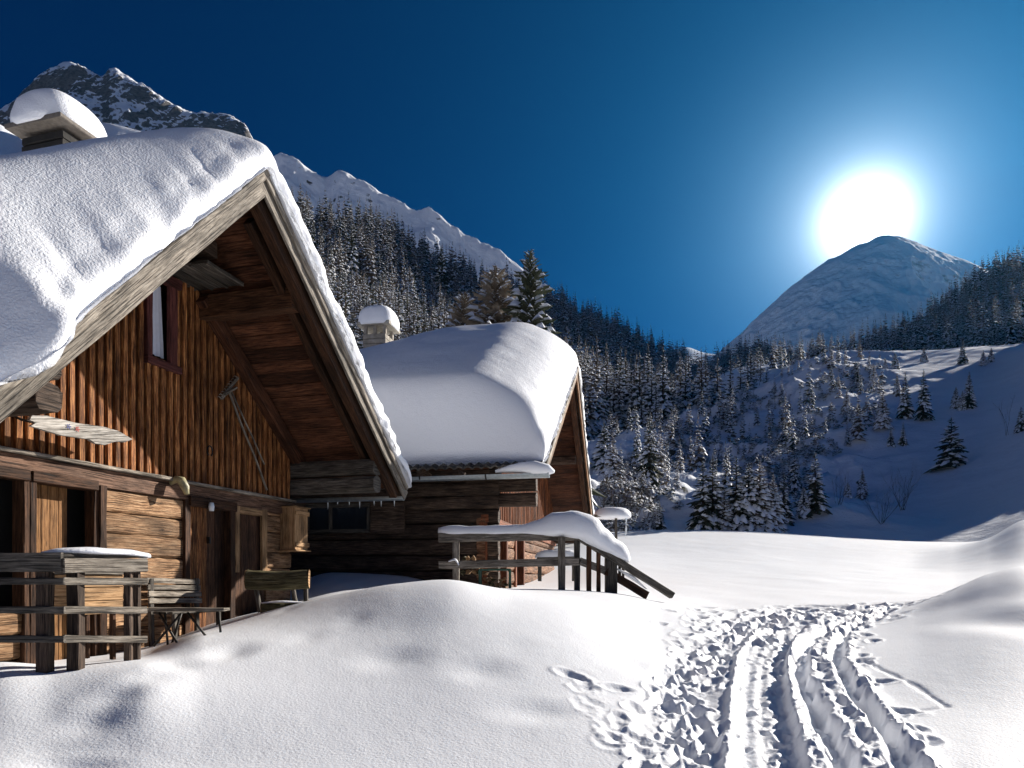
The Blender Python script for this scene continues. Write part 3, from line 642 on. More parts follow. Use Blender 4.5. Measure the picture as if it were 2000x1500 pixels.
# ---- roof
def slope_slab(mb, side, o0, o1, t0, t1, off0, off1, segs=12, axis='s', r=None):
    """beam running down the slope; o0..o1 width, off below the roof top"""
    pass
def down(side, t):     # t metres horizontally from the ridge
    return A_s0+(t if side > 0 else -t), A_z0-(A_sr if side > 0 else A_sl)*t
def slope_up(side):
    k = A_sr if side > 0 else A_sl; L = math.hypot(1, k); sg = 1 if side > 0 else -1
    return Vector((FA.u[0]*k*sg/L, FA.u[1]*k*sg/L, 1/L))
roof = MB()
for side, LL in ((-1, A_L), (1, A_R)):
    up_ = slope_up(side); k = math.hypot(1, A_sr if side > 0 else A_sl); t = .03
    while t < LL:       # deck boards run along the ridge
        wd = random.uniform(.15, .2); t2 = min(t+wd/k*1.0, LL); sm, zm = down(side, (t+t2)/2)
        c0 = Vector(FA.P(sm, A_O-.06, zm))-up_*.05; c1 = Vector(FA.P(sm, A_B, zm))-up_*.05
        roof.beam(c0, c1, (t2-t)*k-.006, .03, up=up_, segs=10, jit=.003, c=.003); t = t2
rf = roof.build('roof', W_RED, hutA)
tl = MB()   # roof covering sheet above the boards
for side, LL in ((-1, A_L), (1, A_R)):
    up_ = slope_up(side); s1_, z1_ = down(side, 0.0); s2_, z2_ = down(side, LL+.02)
    om = (A_O+A_B)/2; tl.beam(Vector(FA.P(s1_, om, z1_))-up_*.012, Vector(FA.P(s2_, om, z2_))-up_*.012, A_O-A_B+.02, .035, up=up_, segs=16, jit=.003, c=.004)
tl.build('roof_covering', W_DKGREY, rf)
def rafter(side, o, t0, t1, off, wd, ht, mt, name, n=14, jit=.003):
    m_ = MB(); up_ = slope_up(side); a = down(side, t0); b_ = down(side, t1)
    m_.beam(Vector(FA.P(a[0], o, a[1]))-up_*off, Vector(FA.P(b_[0], o, b_[1]))-up_*off, wd, ht, up=up_, segs=n, jit=jit)
    return m_.build(name, mt, hutA)
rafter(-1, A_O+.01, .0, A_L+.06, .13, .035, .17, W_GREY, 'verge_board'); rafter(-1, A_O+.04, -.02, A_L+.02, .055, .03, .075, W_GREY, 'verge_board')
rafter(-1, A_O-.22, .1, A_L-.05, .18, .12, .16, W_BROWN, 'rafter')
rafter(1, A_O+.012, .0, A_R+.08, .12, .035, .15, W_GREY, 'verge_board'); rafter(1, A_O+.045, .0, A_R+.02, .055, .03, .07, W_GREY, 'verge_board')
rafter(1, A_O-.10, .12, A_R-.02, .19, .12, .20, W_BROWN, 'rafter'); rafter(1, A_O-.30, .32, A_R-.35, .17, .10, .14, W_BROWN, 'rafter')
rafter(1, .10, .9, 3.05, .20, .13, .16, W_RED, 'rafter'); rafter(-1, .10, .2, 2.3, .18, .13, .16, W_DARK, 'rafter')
# purlins
def purlin(name, s_, z_, wd, ht, o1, mt=W_DKGREY, o0=-.3, lg=False):
    m_ = MB(); (m_.log if lg else m_.beam)(FA.P(s_, o0, z_), FA.P(s_, o1, z_), wd, ht, segs=6, jit=.005); return m_.build(name, mt, hutA)
purlin('purlin', 7.15, 3.18, .18, .26, 1.27, W_BROWN); purlin('purlin', 6.62, 3.66, .2, .26, .56, W_DARK)
for z_ in (1.31, 1.55): purlin('eave_beam', 9.06, z_, .22, .235, 1.33, W_DKGREY, lg=True); purlin('eave_beam', 4.12, z_+.02, .22, .22, 1.16, W_DARK, lg=True)
m_ = MB()
for k in range(3): panel(m_, FA, 6.45, 7.06, 3.37, 3.40, .02+k*.215, .02+(k+1)*.215-.012, 's', segs=4)
for k in range(4): panel(m_, FA, 6.45, 7.06, 3.352, 3.369, -.0+k*.205, .035+k*.205, 's', segs=2)
m_.build('gable_shelf', W_DKGREY, hutA)
# eave gutter stub at the left
g = MB(); g.sweep([FA.P(2.95, A_O-.02, .66), FA.P(2.95, -8, .75)], [(.07*math.cos(t), .07*math.sin(t)) for t in np.linspace(math.pi, 2*math.pi, 9)]+[(.06*math.cos(t), .06*math.sin(t)) for t in np.linspace(2*math.pi, math.pi, 9)])
g.build('gutter', METAL, hutA)
g = MB(); g.sweep([FA.P(9.80, A_O-.05, 1.22), FA.P(9.80, -8, 1.30)], [(.06*math.cos(t), .06*math.sin(t)) for t in np.linspace(math.pi, 2*math.pi, 9)]+[(.05*math.cos(t), .05*math.sin(t)) for t in np.linspace(2*math.pi, math.pi, 9)])
gt = g.build('gutter', METAL, hutA)
random.seed(5); g = MB()
for k in range(7):
    g = MB(); o = A_O-.15-k*.19-random.uniform(0, .08); L_ = random.uniform(.03, .11); p = Vector(FA.P(9.80, o, 1.165)); g.tube([p, p-Vector((0, 0, L_*.5)), p-Vector((0, 0, L_))], .009, 5, scale=[1, .6, .1]); g.build('icicle', ICE, gt)
# snow on the roof
def thA(A, B):
    t = .34-.17*sstep(.03, .2, B)+.03*np.sin(B*9+A*3)
    return t*np.where(A > 0, .86, 1.0)*(1+.12*np.exp(-(A/.25)**2))+np.where(A < 0, -A*A_L*.25*sstep(.0, .10, B)-A*.22*np.minimum(B*9.6, 3.2), 0)
def lumpA(Sx, O2, Zt, ds, B):
    # a lobe of snow slumping over the verge near the left eave
    k = np.exp(-((ds+2.58)/.20)**2)*np.exp(-(B/.035)**2); k2 = np.exp(-((ds+2.62)/.2)**2)*np.exp(-(B/.03)**2)
    return Sx, O2+.22*k, Zt-.12*k2+.02*k
roof_snow('roof_snow', FA, A_s0, A_z0, A_sl, A_sr, A_L, A_R, A_O, A_B, thA, .85, .3, hutA, ridge_w=.34, seed=1, lumps=lumpA, na=150, nb=120, pf=2.4)
# chimney
cs, co = 7.40, -2.32
cm = MB(); random.seed(2)
for k in range(9):
    z = 4.62+k*.112
    for (ds_, do_, ws, wo) in ((-.17, 0, .33, .66), (.17, 0, .33, .66)):
        cc = FA.P(cs+ds_, co+random.uniform(-.01, .01), z+.05); cm.beam(Vector(cc)-Vector((*FA.n, 0))*wo/2, Vector(cc)+Vector((*FA.n, 0))*wo/2, ws, .098, c=.012, segs=3, jit=.004)
ch = cm.build('chimney', plain('sooty_brick', (.012, .011, .010), .9, noise=.5, sc_=9, bd=.01), hutA)
cm = MB(); cm.beam(FA.P(cs-.47, co, 5.70), FA.P(cs+.47, co, 5.70), .90, .06, c=.01, segs=4, jit=.003); cm.build('chimney_cap', plain('stone_slab', (.15, .13, .11), .85, noise=.3), ch)
cm = MB(); mound(cm, FA.P(cs, co-.06, 5.79), .53, .47, .43, seed=2, u=FA.u, under=.3, sq=2.7, nu=48, nv=20, rough=.012); cm.build('chimney_snow', SNOW_ROOF, ch, smooth=True)
# ------------------------------------------------------------------ smaller hut behind
FB = Frame(1260, 1.64)
B_s0, B_z0, B_sl, B_sr = 16.99, 5.04, .570, .615; B_L, B_R = 5.6, 5.4; B_O = 0.0; B_B = -8.5
hutB = thing('log_hut', 'smaller dark log hut behind, its roof under a thick smooth cushion of snow', 'hut', FB.P(17, -4.5, -.3))
def zb(s, off=0.0): return B_z0-off-(B_sl if s < B_s0 else B_sr)*abs(s-B_s0)
def upB(side):
    k = B_sr if side > 0 else B_sl; L = math.hypot(1, k); sg = 1 if side > 0 else -1
    return Vector((FB.u[0]*k*sg/L, FB.u[1]*k*sg/L, 1/L))
WO = -1.15; ws0, ws1 = 12.15, 21.6
def logsB(mb, p0, p1, z0_, z1_, h=.25, th=.18, jit=.008):
    z = z0_
    while z < z1_-.03:
        hh = min(h*random.uniform(.85, 1.15), z1_-z); a = FB.P(*p0, z+hh/2); c = FB.P(*p1, z+hh/2); L = (Vector(a)-Vector(c)).length
        mb.log(a, c, th, hh*.985, segs=max(4, int(L/.4)), jit=jit); z += hh
random.seed(21)
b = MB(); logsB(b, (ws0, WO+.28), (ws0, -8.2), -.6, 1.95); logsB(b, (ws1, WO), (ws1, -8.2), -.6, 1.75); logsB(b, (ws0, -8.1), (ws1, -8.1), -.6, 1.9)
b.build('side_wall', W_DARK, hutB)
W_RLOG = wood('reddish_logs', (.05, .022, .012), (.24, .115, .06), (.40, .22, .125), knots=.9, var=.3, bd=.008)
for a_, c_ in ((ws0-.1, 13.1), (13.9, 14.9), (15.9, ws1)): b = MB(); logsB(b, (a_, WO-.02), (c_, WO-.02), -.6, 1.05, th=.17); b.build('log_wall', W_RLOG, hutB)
b = MB(); s = ws0
while s < ws1:
    s2 = s+random.uniform(.16, .2); rr = random.random()
    if zb((s+s2)/2, .2) > 1.1:
        panel(b, FB, s+.003, s2-.003, 1.05, zb((s+s2)/2, .2), WO-.03, WO, 'z', r=rr, segs=2, c=.003); panel(b, FB, s-.03, s+.03, 1.03, zb(s, .2), WO+.001, WO+.035, 'z', segs=3)
    s = s2
b.build('board_gable', wood('red_brown_boards', (.04, .012, .005), (.22, .075, .028), (.36, .14, .055), var=.4), hutB)
W_RP = wood('red_posts', (.05, .015, .008), (.2, .065, .03), (.3, .11, .05))
for s in (12.12, 13.1, 13.9, 14.9, 15.9): b = MB(); panel(b, FB, s-.07, s+.07, -.6, .975, WO-.05, WO+.09, 'z'); b.build('door_post', W_RP, hutB)
b = MB(); panel(b, FB, ws0-.1, ws1, .98, 1.10, WO-.02, WO+.11, 's', segs=10); b.build('lintel', W_RP, hutB)
for a0, a1 in ((13.1, 13.9), (14.9, 15.9)):
    b = MB()
    for k in range(5): panel(b, FB, a0+.07+(a1-a0-.14)*k/5, a0+.07+(a1-a0-.14)*(k+1)/5-.004, -.6, .98, WO-.07, WO-.04, 'z', c=.003)
    b.build('door', W_BROWN, hutB)
b = MB(); b.add([FB.P(ws0, WO-.3, -.6), FB.P(ws1, WO-.3, -.6), FB.P(ws1, WO-.3, 1.9), FB.P(B_s0, WO-.3, 4.7), FB.P(ws0, WO-.3, 1.9)], [(0, 1, 2, 3, 4)]); b.build('shade_sheet', BLACK, hutB)  # black sheet in place of the dark inside
# side wall window with shutter: photo pixels on the side wall plane s = ws0-.1
def sidepx(x, y, ds=-.1):
    # point on vertical plane s = ws0+ds
    s_ = ws0+ds; k = (x-HX)/F; # X = k Y
    # X = s*u0+(o-d)*n0 ; Y = s*u1+(o-d)*n1
    q = (s_*FB.u[0]-k*s_*FB.u[1])/(k*FB.n[1]-FB.n[0]); Y = s_*FB.u[1]+q*FB.n[1]; return q+FB.d, (HY-y)/F*Y
def sidebox(mb, x0, x1, y0, y1, d0, d1, **k):
    o0 = sidepx(x0, 0)[0]; o1 = sidepx(x1, 0)[0]; z1_ = sidepx((x0+x1)/2, y0)[1]; z0_ = sidepx((x0+x1)/2, y1)[1]
    panel(mb, FB, ws0-.1-d1, ws0-.1-d0, z0_, z1_, o0, o1, 'o' if abs(o1-o0) > abs(z1_-z0_) else 'z', **k)
b = MB(); sidebox(b, 604, 722, 988, 1040, .005, .012); pn = b.build('window', plain('window_glass', (.012, .016, .022), .12, noise=.1), hutB)
b = MB()
for x0, x1, y0, y1 in ((600, 724, 984, 992), (600, 724, 1034, 1042), (600, 606, 992, 1034), (718, 724, 992, 1034), (644, 650, 992, 1034)): sidebox(b, x0, x1, y0, y1, .013, .05)
b.build('frame', W_DKGREY, pn)
b = MB(); sidebox(b, 726, 792, 982, 1042, .02, .06); b.build('shutter', W_DARK, hutB)
# roof
def dn(side, t): return B_s0+side*t, B_z0-(B_sr if side > 0 else B_sl)*t
roof = MB()
for side, LL in ((-1, B_L), (1, B_R)):
    up_ = upB(side); k = math.hypot(1, B_sr if side > 0 else B_sl); t = .03
    while t < LL:
        t2 = min(t+random.uniform(.17, .24)/k, LL); sm, zm = dn(side, (t+t2)/2)
        roof.beam(Vector(FB.P(sm, B_O-.06, zm))-up_*.06, Vector(FB.P(sm, B_B, zm))-up_*.06, (t2-t)*k-.006, .03, up=up_, segs=8, jit=.003, c=.003); t = t2
rfB = roof.build('roof', W_RED, hutB)
tl = MB()
for side, LL in ((-1, B_L), (1, B_R)):
    up_ = upB(side); a = dn(side, 0); c = dn(side, LL+.02); om = (B_O+B_B)/2
    tl.beam(Vector(FB.P(a[0], om, a[1]))-up_*.015, Vector(FB.P(c[0], om, c[1]))-up_*.015, B_O-B_B+.02, .04, up=up_, segs=12, c=.004)
# corrugated eave edge
pts = []; s_e, z_e = dn(-1, B_L+.03)
for k in range(0, 260): o = B_O-k*.032; pts.append((o, .022*math.cos(k*.032/.15*2*math.pi)))
vs = []; fs = []
for o, dz in pts: vs += [FB.P(s_e-.13, o, z_e-.03+dz), FB.P(s_e-.13, o, z_e-.055+dz), FB.P(s_e+.35, o, z_e+.20+dz), FB.P(s_e+.35, o, z_e+.16+dz)]
for k in range(len(pts)-1): a = 4*k; c = a+4; fs += [(a, c, c+1, a+1), (a, a+2, c+2, c), (a+1, c+1, c+3, a+3)]
tl.add(vs, fs); tl.build('roof_covering', W_DKGREY, rfB)
def rafterB(side, o, t0, t1, off, wd, ht, mt, name):
    m_ = MB(); up_ = upB(side); a = dn(side, t0); c = dn(side, t1)
    m_.beam(Vector(FB.P(a[0], o, a[1]))-up_*off, Vector(FB.P(c[0], o, c[1]))-up_*off, wd, ht, up=up_, segs=12, jit=.003); return m_.build(name, mt, hutB)
W_WARM = wood('warm_verge', (.08, .035, .015), (.28, .14, .065), (.42, .25, .13), var=.2)
for sd, LL in ((-1, B_L), (1, B_R)):
    rafterB(sd, .015, 0, LL+.06, .15, .035, .20, W_WARM, 'verge_board'); rafterB(sd, .05, 0, LL+.03, .06, .03, .08, W_GREY, 'verge_board'); rafterB(sd, -.14, .15, LL-.1, .21, .14, .2, W_BROWN, 'rafter')
for s_, z_, hh in ((ws0+.05, 1.62, .24), (ws0+.05, 1.36, .24), (ws1-.2, 1.45, .26), (ws1-.2, 1.18, .26), (19.3, 3.2, .24), (14.6, 3.2, .24), (B_s0, 4.62, .24)):
    m_ = MB(); m_.log(FB.P(s_, WO-.3, z_), FB.P(s_, -.22, z_), .22, hh, segs=6); m_.build('purlin', W_DARK, hutB)
# gutter with hanging slab of snow
g = MB(); r0, r1 = .075, .065; zg = z_e-.16; sg = s_e-.09
sec = [(r0*math.cos(t), r0*math.sin(t)) for t in np.linspace(math.pi, 2*math.pi, 9)]+[(r1*math.cos(t), r1*math.sin(t)) for t in np.linspace(2*math.pi, math.pi, 9)]
g.sweep([FB.P(sg, .12, zg), FB.P(sg, -8.4, zg-.05)], sec); gu = g.build('gutter', METAL, hutB)
for o in (-.9, -2.0, -3.1, -4.2): g = MB(); g.sweep([FB.P(sg, o-.012, zg), FB.P(sg, o+.012, zg)], [(1.12*x, 1.12*y) for x, y in sec]); g.build('bracket', IRON, gu)
g = MB(); path = [FB.P(sg, o, zg+.05+dz) for o, dz in ((-.75, 0), (-.55, .03), (-.32, .05), (-.12, .035), (.1, .0), (.2, -.03))]
g.sweep(path, [(math.cos(t), math.sin(t)*.8) for t in np.linspace(0, 6.283, 14)[:-1]], scale=[.03, .07, .11, .145, .11, .03]); g.build('gutter_snow', SNOW_ROOF, gu, smooth=True)
for o in np.linspace(-.2, -8.2, 14): g = MB(); panel(g, FB, s_e-.02, s_e+.5, z_e-.13, z_e-.03, o-.05, o+.05, 's'); g.build('rafter_end', W_DARK, rfB)
# snow cushion
def thB(A, B):
    ridge = np.exp(-(A/.55)**2); t = .50+.44*sstep(0, .16, B)+.07*ridge
    return t*(np.where(A > 0, .72-.15*sstep(.2, 1, A), 1.0))*(1-.42*sstep(.30, .64, B)*np.exp(-(A/.75)**2))+.0
roof_snow('roof_snow', FB, B_s0, B_z0, B_sl, B_sr, B_L, B_R, B_O, B_B, thB, .7, .5, hutB, ridge_w=.85, na=170, nb=110, seed=4, over=.0)
# chimney
cs, co = 17.0, -4.93; cm = MB(); random.seed(9)
for k in range(6):
    z = 5.3+k*.12
    for d_ in (-.16, .16): panel(cm, FB, cs+d_-.155, cs+d_+.155, z, z+.112, co-.29, co+.29, 'o', c=.012, segs=3, jit=.005)
for d_ in (-.25, 0, .25): panel(cm, FB, cs-.28, cs-.2, 6.02, 6.22, co+d_-.04, co+d_+.04, 'z'); panel(cm, FB, cs+.2, cs+.28, 6.02, 6.22, co+d_-.04, co+d_+.04, 'z')
ch = cm.build('chimney', plain('pale_stone', (.26, .235, .20), .9, noise=.4, sc_=7, bd=.01), hutB)
cm = MB(); panel(cm, FB, cs-.40, cs+.40, 6.22, 6.30, co-.42, co+.42, 'o'); cm.build('chimney_cap', plain('pale_slab', (.3, .28, .24), .9, noise=.3), ch)
cm = MB(); mound(cm, FB.P(cs, co, 6.33), .47, .47, .43, seed=5, u=FB.u, under=.3, sq=3.2, nu=36, nv=14, rough=.015); cm.build('chimney_snow', SNOW_ROOF, ch, smooth=True)
# ------------------------------------------------------------------ things round the huts
def Wv(x, y, Y): return Vector(W(x, y, Y))
def prism(mb, pts, nrm, th, r=None, m=0):
    """flat outline (3D points) given thickness along nrm"""
    n = len(pts); nv = Vector(nrm).normalized()*th; vs = [Vector(p) for p in pts]+[Vector(p)+nv for p in pts]
    a = Vector(pts[1])-Vector(pts[0]); a.normalize(); c_ = a.cross(Vector(nrm)).normalized()
    def uv(p): p = Vector(p); return (p.dot(a), p.dot(c_))
    fs = [tuple(range(n-1, -1, -1)), tuple(range(n, 2*n))]+[(i, (i+1) % n, n+(i+1) % n, n+i) for i in range(n)]
    mb.add(vs, fs, [[uv(vs[k]) for k in f] for f in fs], r, m); return mb
def piece(name, mt, parent, p0, p1, w_, h_, up=(0, 0, 1), segs=4, jit=.003, c=.006, lg=False, label=None):
    m_ = MB(); (m_.log(p0, p1, w_, h_, segs=segs, jit=jit) if lg else m_.beam(p0, p1, w_, h_, up=up, segs=segs, jit=jit, c=c))
    o = m_.build(name, mt, parent)
    if label: o['label'] = label
    return o
def tubep(name, mt, parent, pts, r_, k=8, scale=None, smooth=True):
    m_ = MB(); m_.tube(pts, r_, k, scale=scale); return m_.build(name, mt, parent, smooth=smooth)
def snowrope(name, parent, pts, rads, flat=.8, mt=None, wid=1.0):
    m_ = MB(); P = [Vector(p) for p in pts]; n = 40; d = [0]
    for a, b_ in zip(P[:-1], P[1:]): d.append(d[-1]+(b_-a).length)
    q = np.linspace(0, d[-1], n); co = np.array([smooth_interp(q, d, [p[i] for p in P]) for i in range(3)]).T; rr = smooth_interp(q, d, rads)
    sec = [(wid*math.cos(t), (math.sin(t) if math.sin(t) > 0 else .35*math.sin(t))*flat) for t in np.linspace(0, 2*math.pi, 17)[:-1]]
    rr = rr*(1+.06*np.sin(q*9)+.04*np.sin(q*23+1))
    m_.sweep([tuple(c) for c in co], sec, scale=list(rr)); return m_.build(name, mt or SNOW_ROOF, parent, smooth=True)
random.seed(40)
# --- terrace railing in front of the big hut
Y0, Y1 = 4.9, 5.5
rl = thing('terrace_railing', 'weathered grey corner railing with a pad of snow on top, at the far left', 'railing', W(125, 1305, 4.9))
def sec2(x): return Y0+(Y1-Y0)*(x-124)/(287-124)
nside = Vector((.91, -.41, 0)).normalized()
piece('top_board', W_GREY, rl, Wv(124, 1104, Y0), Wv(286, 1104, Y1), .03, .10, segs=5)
piece('top_board', W_DKGREY, rl, Wv(-90, 1098, Y0), Wv(122, 1098, Y0), .03, .13, segs=5)  # left section's shade is put into a darker grey wood
m_ = MB(); a0, a1 = Wv(100, 1086, Y0+.02), Wv(287, 1086, Y1+.02); m_.beam(a0-nside*.10, a1-nside*.10, .26, .028, segs=5, jit=.003); m_.build('cap_plank', W_DKGREY, rl)
for y0, y1 in ((1135, 1136), (1191, 1192), (1248, 1249)):
    piece('rail', W_GREY, rl, Wv(124, y0, Y0), Wv(286, y1, Y1), .025, .05, segs=5); piece('rail', W_DKGREY, rl, Wv(-90, y0, Y0-.01), Wv(126, y0, Y0-.01), .025, .048, segs=6)  # left rails also darker, shade put into the colour
for x, Yp, ww in ((88, Y0+.05, .085), (148, Y0+.13, .085), (251, 5.40, .05), (266, 5.47, .05), (-40, Y0+.06, .09)):
    piece('post', W_DARK, rl, Wv(x, 1330, Yp), Wv(x, 1110, Yp), ww, ww, up=(0, 1, 0), segs=6)
snowrope('snow_pad', rl, [Wv(82, 1081, Y0+.12), Wv(120, 1079, Y0+.16), Wv(180, 1080, 5.2), Wv(240, 1083, 5.42), Wv(283, 1088, 5.56)], [.02, .05, .065, .07, .055], flat=.62, wid=1.7)
# --- slatted bench on the wall
bn = thing('wall_bench', 'old slatted bench leaning on the log wall right of the railing', 'bench', W(320, 1262, 7.3))
for k in range(4):
    z = FA.px(320, 1133+k*13, .12)[1]; a0 = FA.P(S_(268), .12+.01*k, z); a1 = FA.P(S_(372), .12+.01*k, z-.02); piece('back_slat', W_GREY, bn, a0, a1, .022, .055, segs=4)
for k in range(3): piece('seat_slat', W_DKGREY, bn, FA.P(S_(270), .22+.09*k, -.36), FA.P(S_(370), .22+.09*k, -.36), .075, .025, segs=4)
for s_ in (S_(276), S_(366)):
    piece('leg', W_DKGREY, bn, FA.P(s_, .14, -.95), FA.P(s_, .12, .0), .05, .04, up=(*FA.n, 0)); piece('leg', W_DKGREY, bn, FA.P(s_, .44, -.95), FA.P(s_, .42, -.37), .05, .04, up=(*FA.n, 0))
# --- folding table
tb = thing('folding_table', 'narrow plank table on splayed iron legs in front of the wall bench', 'table', W(365, 1255, 6.55))
for k in range(3): piece('table_board', W_GREY, tb, Wv(287, 1190, 6.35+.16*k), Wv(443-7*k, 1190.5, 6.35+.16*k), .15, .028, segs=5)
for (x0, y0, x1, y1, Y_) in ((352, 1200, 300, 1262, 6.4), (310, 1196, 350, 1262, 6.42), (322, 1196, 328, 1262, 6.62), (366, 1196, 408, 1250, 6.42), (354, 1198, 336, 1256, 6.7), (427, 1196, 432, 1246, 6.6)):
    tubep('leg', IRON, tb, [Wv(x0, y0, Y_), Wv((x0+x1)/2, (y0+y1)/2, Y_), Wv(x1, y1, Y_)], .011, 6)
# --- log bench
lb = thing('log_bench', 'mossy half-log bench with pale cut ends beside the hatch door', 'bench', W(540, 1200, 8.5))
def halflog(name, x0, y0, x1, y1, Y_, r_, lbl=None):
    m_ = MB(); A0, A1 = Wv(x0, y0, Y_), Wv(x1, y1, Y_+.1); n = 10; P = [A0.lerp(A1, i/n)+Vector((0, 0, -.018*math.sin(i/n*math.pi))) for i in range(n+1)]
    sec = [(r_*math.cos(t), r_*math.sin(t)) for t in np.linspace(-.35, math.pi+.35, 14)]
    m_.sweep(P, sec, up=(0, -1, .25), jit=.004, caps=False); b_ = m_.build(name, W_BARK, lb, smooth=False)
    for Q, t in ((A0, (A0-A1).normalized()), (A1, (A1-A0).normalized())):
        m_ = MB(); upv = Vector((0, -1, .25)); sd = t.cross(upv).normalized(); uu = sd.cross(t).normalized(); sg = 1
        pts = [Q+t*.004+sd*c0*.98+uu*c1*.98 for c0, c1 in sec]; prism(m_, pts, t, .006); m_.build('cut_end', W_PALE, b_)
halflog('backrest', 482, 1132, 603, 1131, 8.45, .115)
halflog('seat', 512, 1190, 602, 1186, 8.25, .085)
for x0, y0, x1, y1, Y_ in ((500, 1148, 512, 1215, 8.5), (597, 1146, 598, 1200, 8.6), (572, 1150, 580, 1190, 8.6)): piece('leg', W_DKGREY, lb, Wv(x1, y1, Y_), Wv(x0, y0, Y_), .07, .05, up=(0, 1, 0), lg=True)
snowrope('seat_snow', lb, [Wv(512, 1178, 8.2), Wv(550, 1176, 8.2), Wv(600, 1177, 8.25)], [.02, .035, .02], flat=.5, wid=2.0)
# --- open shutter box at the hut corner (a part of the hut)
s_a = S_(547)
def osolve(s, xt):
    lo, hi = 0, 1.2
    for _ in range(40):
        md = (lo+hi)/2; p = FA.P(s, md, 0)
        if HX+F*p[0]/p[1] < xt: lo = md
        else: hi = md
    return md
oo = osolve(s_a, 576); zt_, zb_ = FA.px(560, 991, oo/2)[1], FA.px(560, 1073, oo/2)[1]
s_b = s_a
for _ in range(200):
    s_b += .005; p = FA.P(s_b, oo, 0)
    if HX+F*p[0]/p[1] > 601: break
m_ = MB(); panel(m_, FA, s_a, s_b, zb_, zt_, .0, oo, 'z', segs=3, c=.004); cab = m_.build('wall_cupboard', W_PALE, hutA)
for z in (zt_-.07, zb_+.07): m_ = MB(); panel(m_, FA, s_a, s_b+.01, z-.03, z+.03, oo+.001, oo+.022, 's'); m_.build('cleat', W_PALE, cab)
for z, h_ in ((zt_+.012, .02), (zb_-.012, .02)): m_ = MB(); panel(m_, FA, s_a-.02, s_b+.03, z-h_/2, z+h_/2, .0, oo+.035, 's'); m_.build('moulding', W_PALE, cab)
# --- carved plank sign
o_ = .34; outl = [(62, 812), (92, 812), (150, 826), (200, 833), (232, 842), (259, 858), (244, 864), (228, 862), (205, 869), (186, 866), (176, 858), (120, 850), (80, 838), (60, 832), (70, 826), (58, 820)]
sg = thing('plank_sign', 'bleached splintery plank sign hanging off the board gable and pointing right', 'sign', FA.P(*FA.px(160, 850, o_)[:1], o_, FA.px(160, 868, o_)[1]))
m_ = MB(); pts = [FA.P(FA.px(x, y, o_)[0], o_+random.uniform(-.004, .004), FA.px(x, y, o_)[1]) for x, y in outl]; prism(m_, pts, (-FA.n[0], -FA.n[1], 0), .035); m_.build('board', wood('bleached_plank', (.12, .105, .09), (.38, .35, .31), (.58, .55, .50), var=.05, knots=.4), sg)
for (x, y, col, nm) in ((133, 833, (.05, .07, .25), 'painted_blue_flower'), (150, 838, (.4, .05, .04), 'painted_red_flower')):
    m_ = MB(); s0_, z0_ = FA.px(x, y, o_)
    for k in range(5): t = k*1.257; q = [FA.P(s0_+.004*math.cos(t+1.5), o_+.008, z0_+.004*math.sin(t+1.5)), FA.P(s0_+.02*math.cos(t-.3), o_+.008, z0_+.02*math.sin(t-.3)), FA.P(s0_+.026*math.cos(t), o_+.008, z0_+.026*math.sin(t)), FA.P(s0_+.02*math.cos(t+.3), o_+.008, z0_+.02*math.sin(t+.3))]; prism(m_, q, (*FA.n, 0), .002)
    m_.build('painted_mark', plain(nm, col, .8), sg)
s0_, z0_ = FA.px(70, 815, o_); s9, z9 = FA.px(8, 800, 0)
tubep('bracket', IRON, sg, [FA.P(s9, .02, z0_+.06), FA.P(s9+.04, .14, z0_+.0), FA.P(s9+.16, .22, z0_-.02), FA.P(s0_-.06, .30, z0_+.03), FA.P(s0_, o_-.01, z0_+.0)], .012, 6)
# --- hay rake and second tool hung on the gable
def wp(x, y, o=.06): s0_, z0_ = FA.px(x, y, o); return Vector(FA.P(s0_, o, z0_))
rk = thing('hay_rake', 'wooden rake with a toothed head, the longer of two tools hanging on the gable', 'rake', wp(500, 955))
tubep('handle', W_GREY, rk, [wp(445, 758, .08), wp(470, 826, .085), wp(497, 890, .085), wp(521, 957, .08)], .014, 8)
for t0, t1 in ((0, 1),): piece('head', W_GREY, rk, wp(432, 778, .07), wp(464, 738, .07), .04, .035, up=(*FA.n, 0), segs=3)
for k in range(9):
    t = k/8; x, y = 432+32*t, 778-40*t; tubep('tooth', W_GREY, rk, [wp(x, y, .075), wp(x-5, y-4, .11), wp(x-8, y-2, .14)], .006, 5, scale=[1, .8, .4])
m2 = thing('hay_fork', 'shorter wooden pole tool hanging beside the rake on the gable', 'pole', wp(500, 905))
tubep('handle', W_GREY, m2, [wp(452, 765, .11), wp(475, 815, .11), wp(497, 863, .11), wp(516, 907, .105)], .011, 8)
piece('head', W_GREY, m2, wp(440, 770, .115), wp(462, 757, .115), .03, .03, up=(*FA.n, 0), segs=2)
# --- curled horn, horseshoe, small lantern
hr = MB(); hp_ = [FA.P(S_(330)-.0, .0, FA.px(330, 945)[1]), FA.P(S_(330), .10, FA.px(330, 940)[1]+.02), FA.P(S_(332), .15, FA.px(334, 943)[1]+.02), FA.P(S_(334), .19, FA.px(338, 952)[1]-.01), FA.P(S_(336), .2, FA.px(340, 964)[1]-.02)]
hr.tube(hp_, .05, 10, scale=[.5, .8, 1, .95, .5]); tag(hr.build('cow_horn', plain('horn', (.30, .27, .15), .5, noise=.5, sc_=14, bd=.01), smooth=True), 'yellowish curled horn jutting from the log wall under the gable boards', 'horn')
hs = MB(); c0 = FA.px(410, 881, .045)
hs.tube([FA.P(c0[0]+.045*math.sin(t), .045, c0[1]-.062*math.cos(t)) for t in np.linspace(.5, 5.78, 14)], .009, 6); tag(hs.build('horseshoe', IRON, smooth=True), 'dark iron horseshoe nailed to the boards left of the rake handle', 'horseshoe')
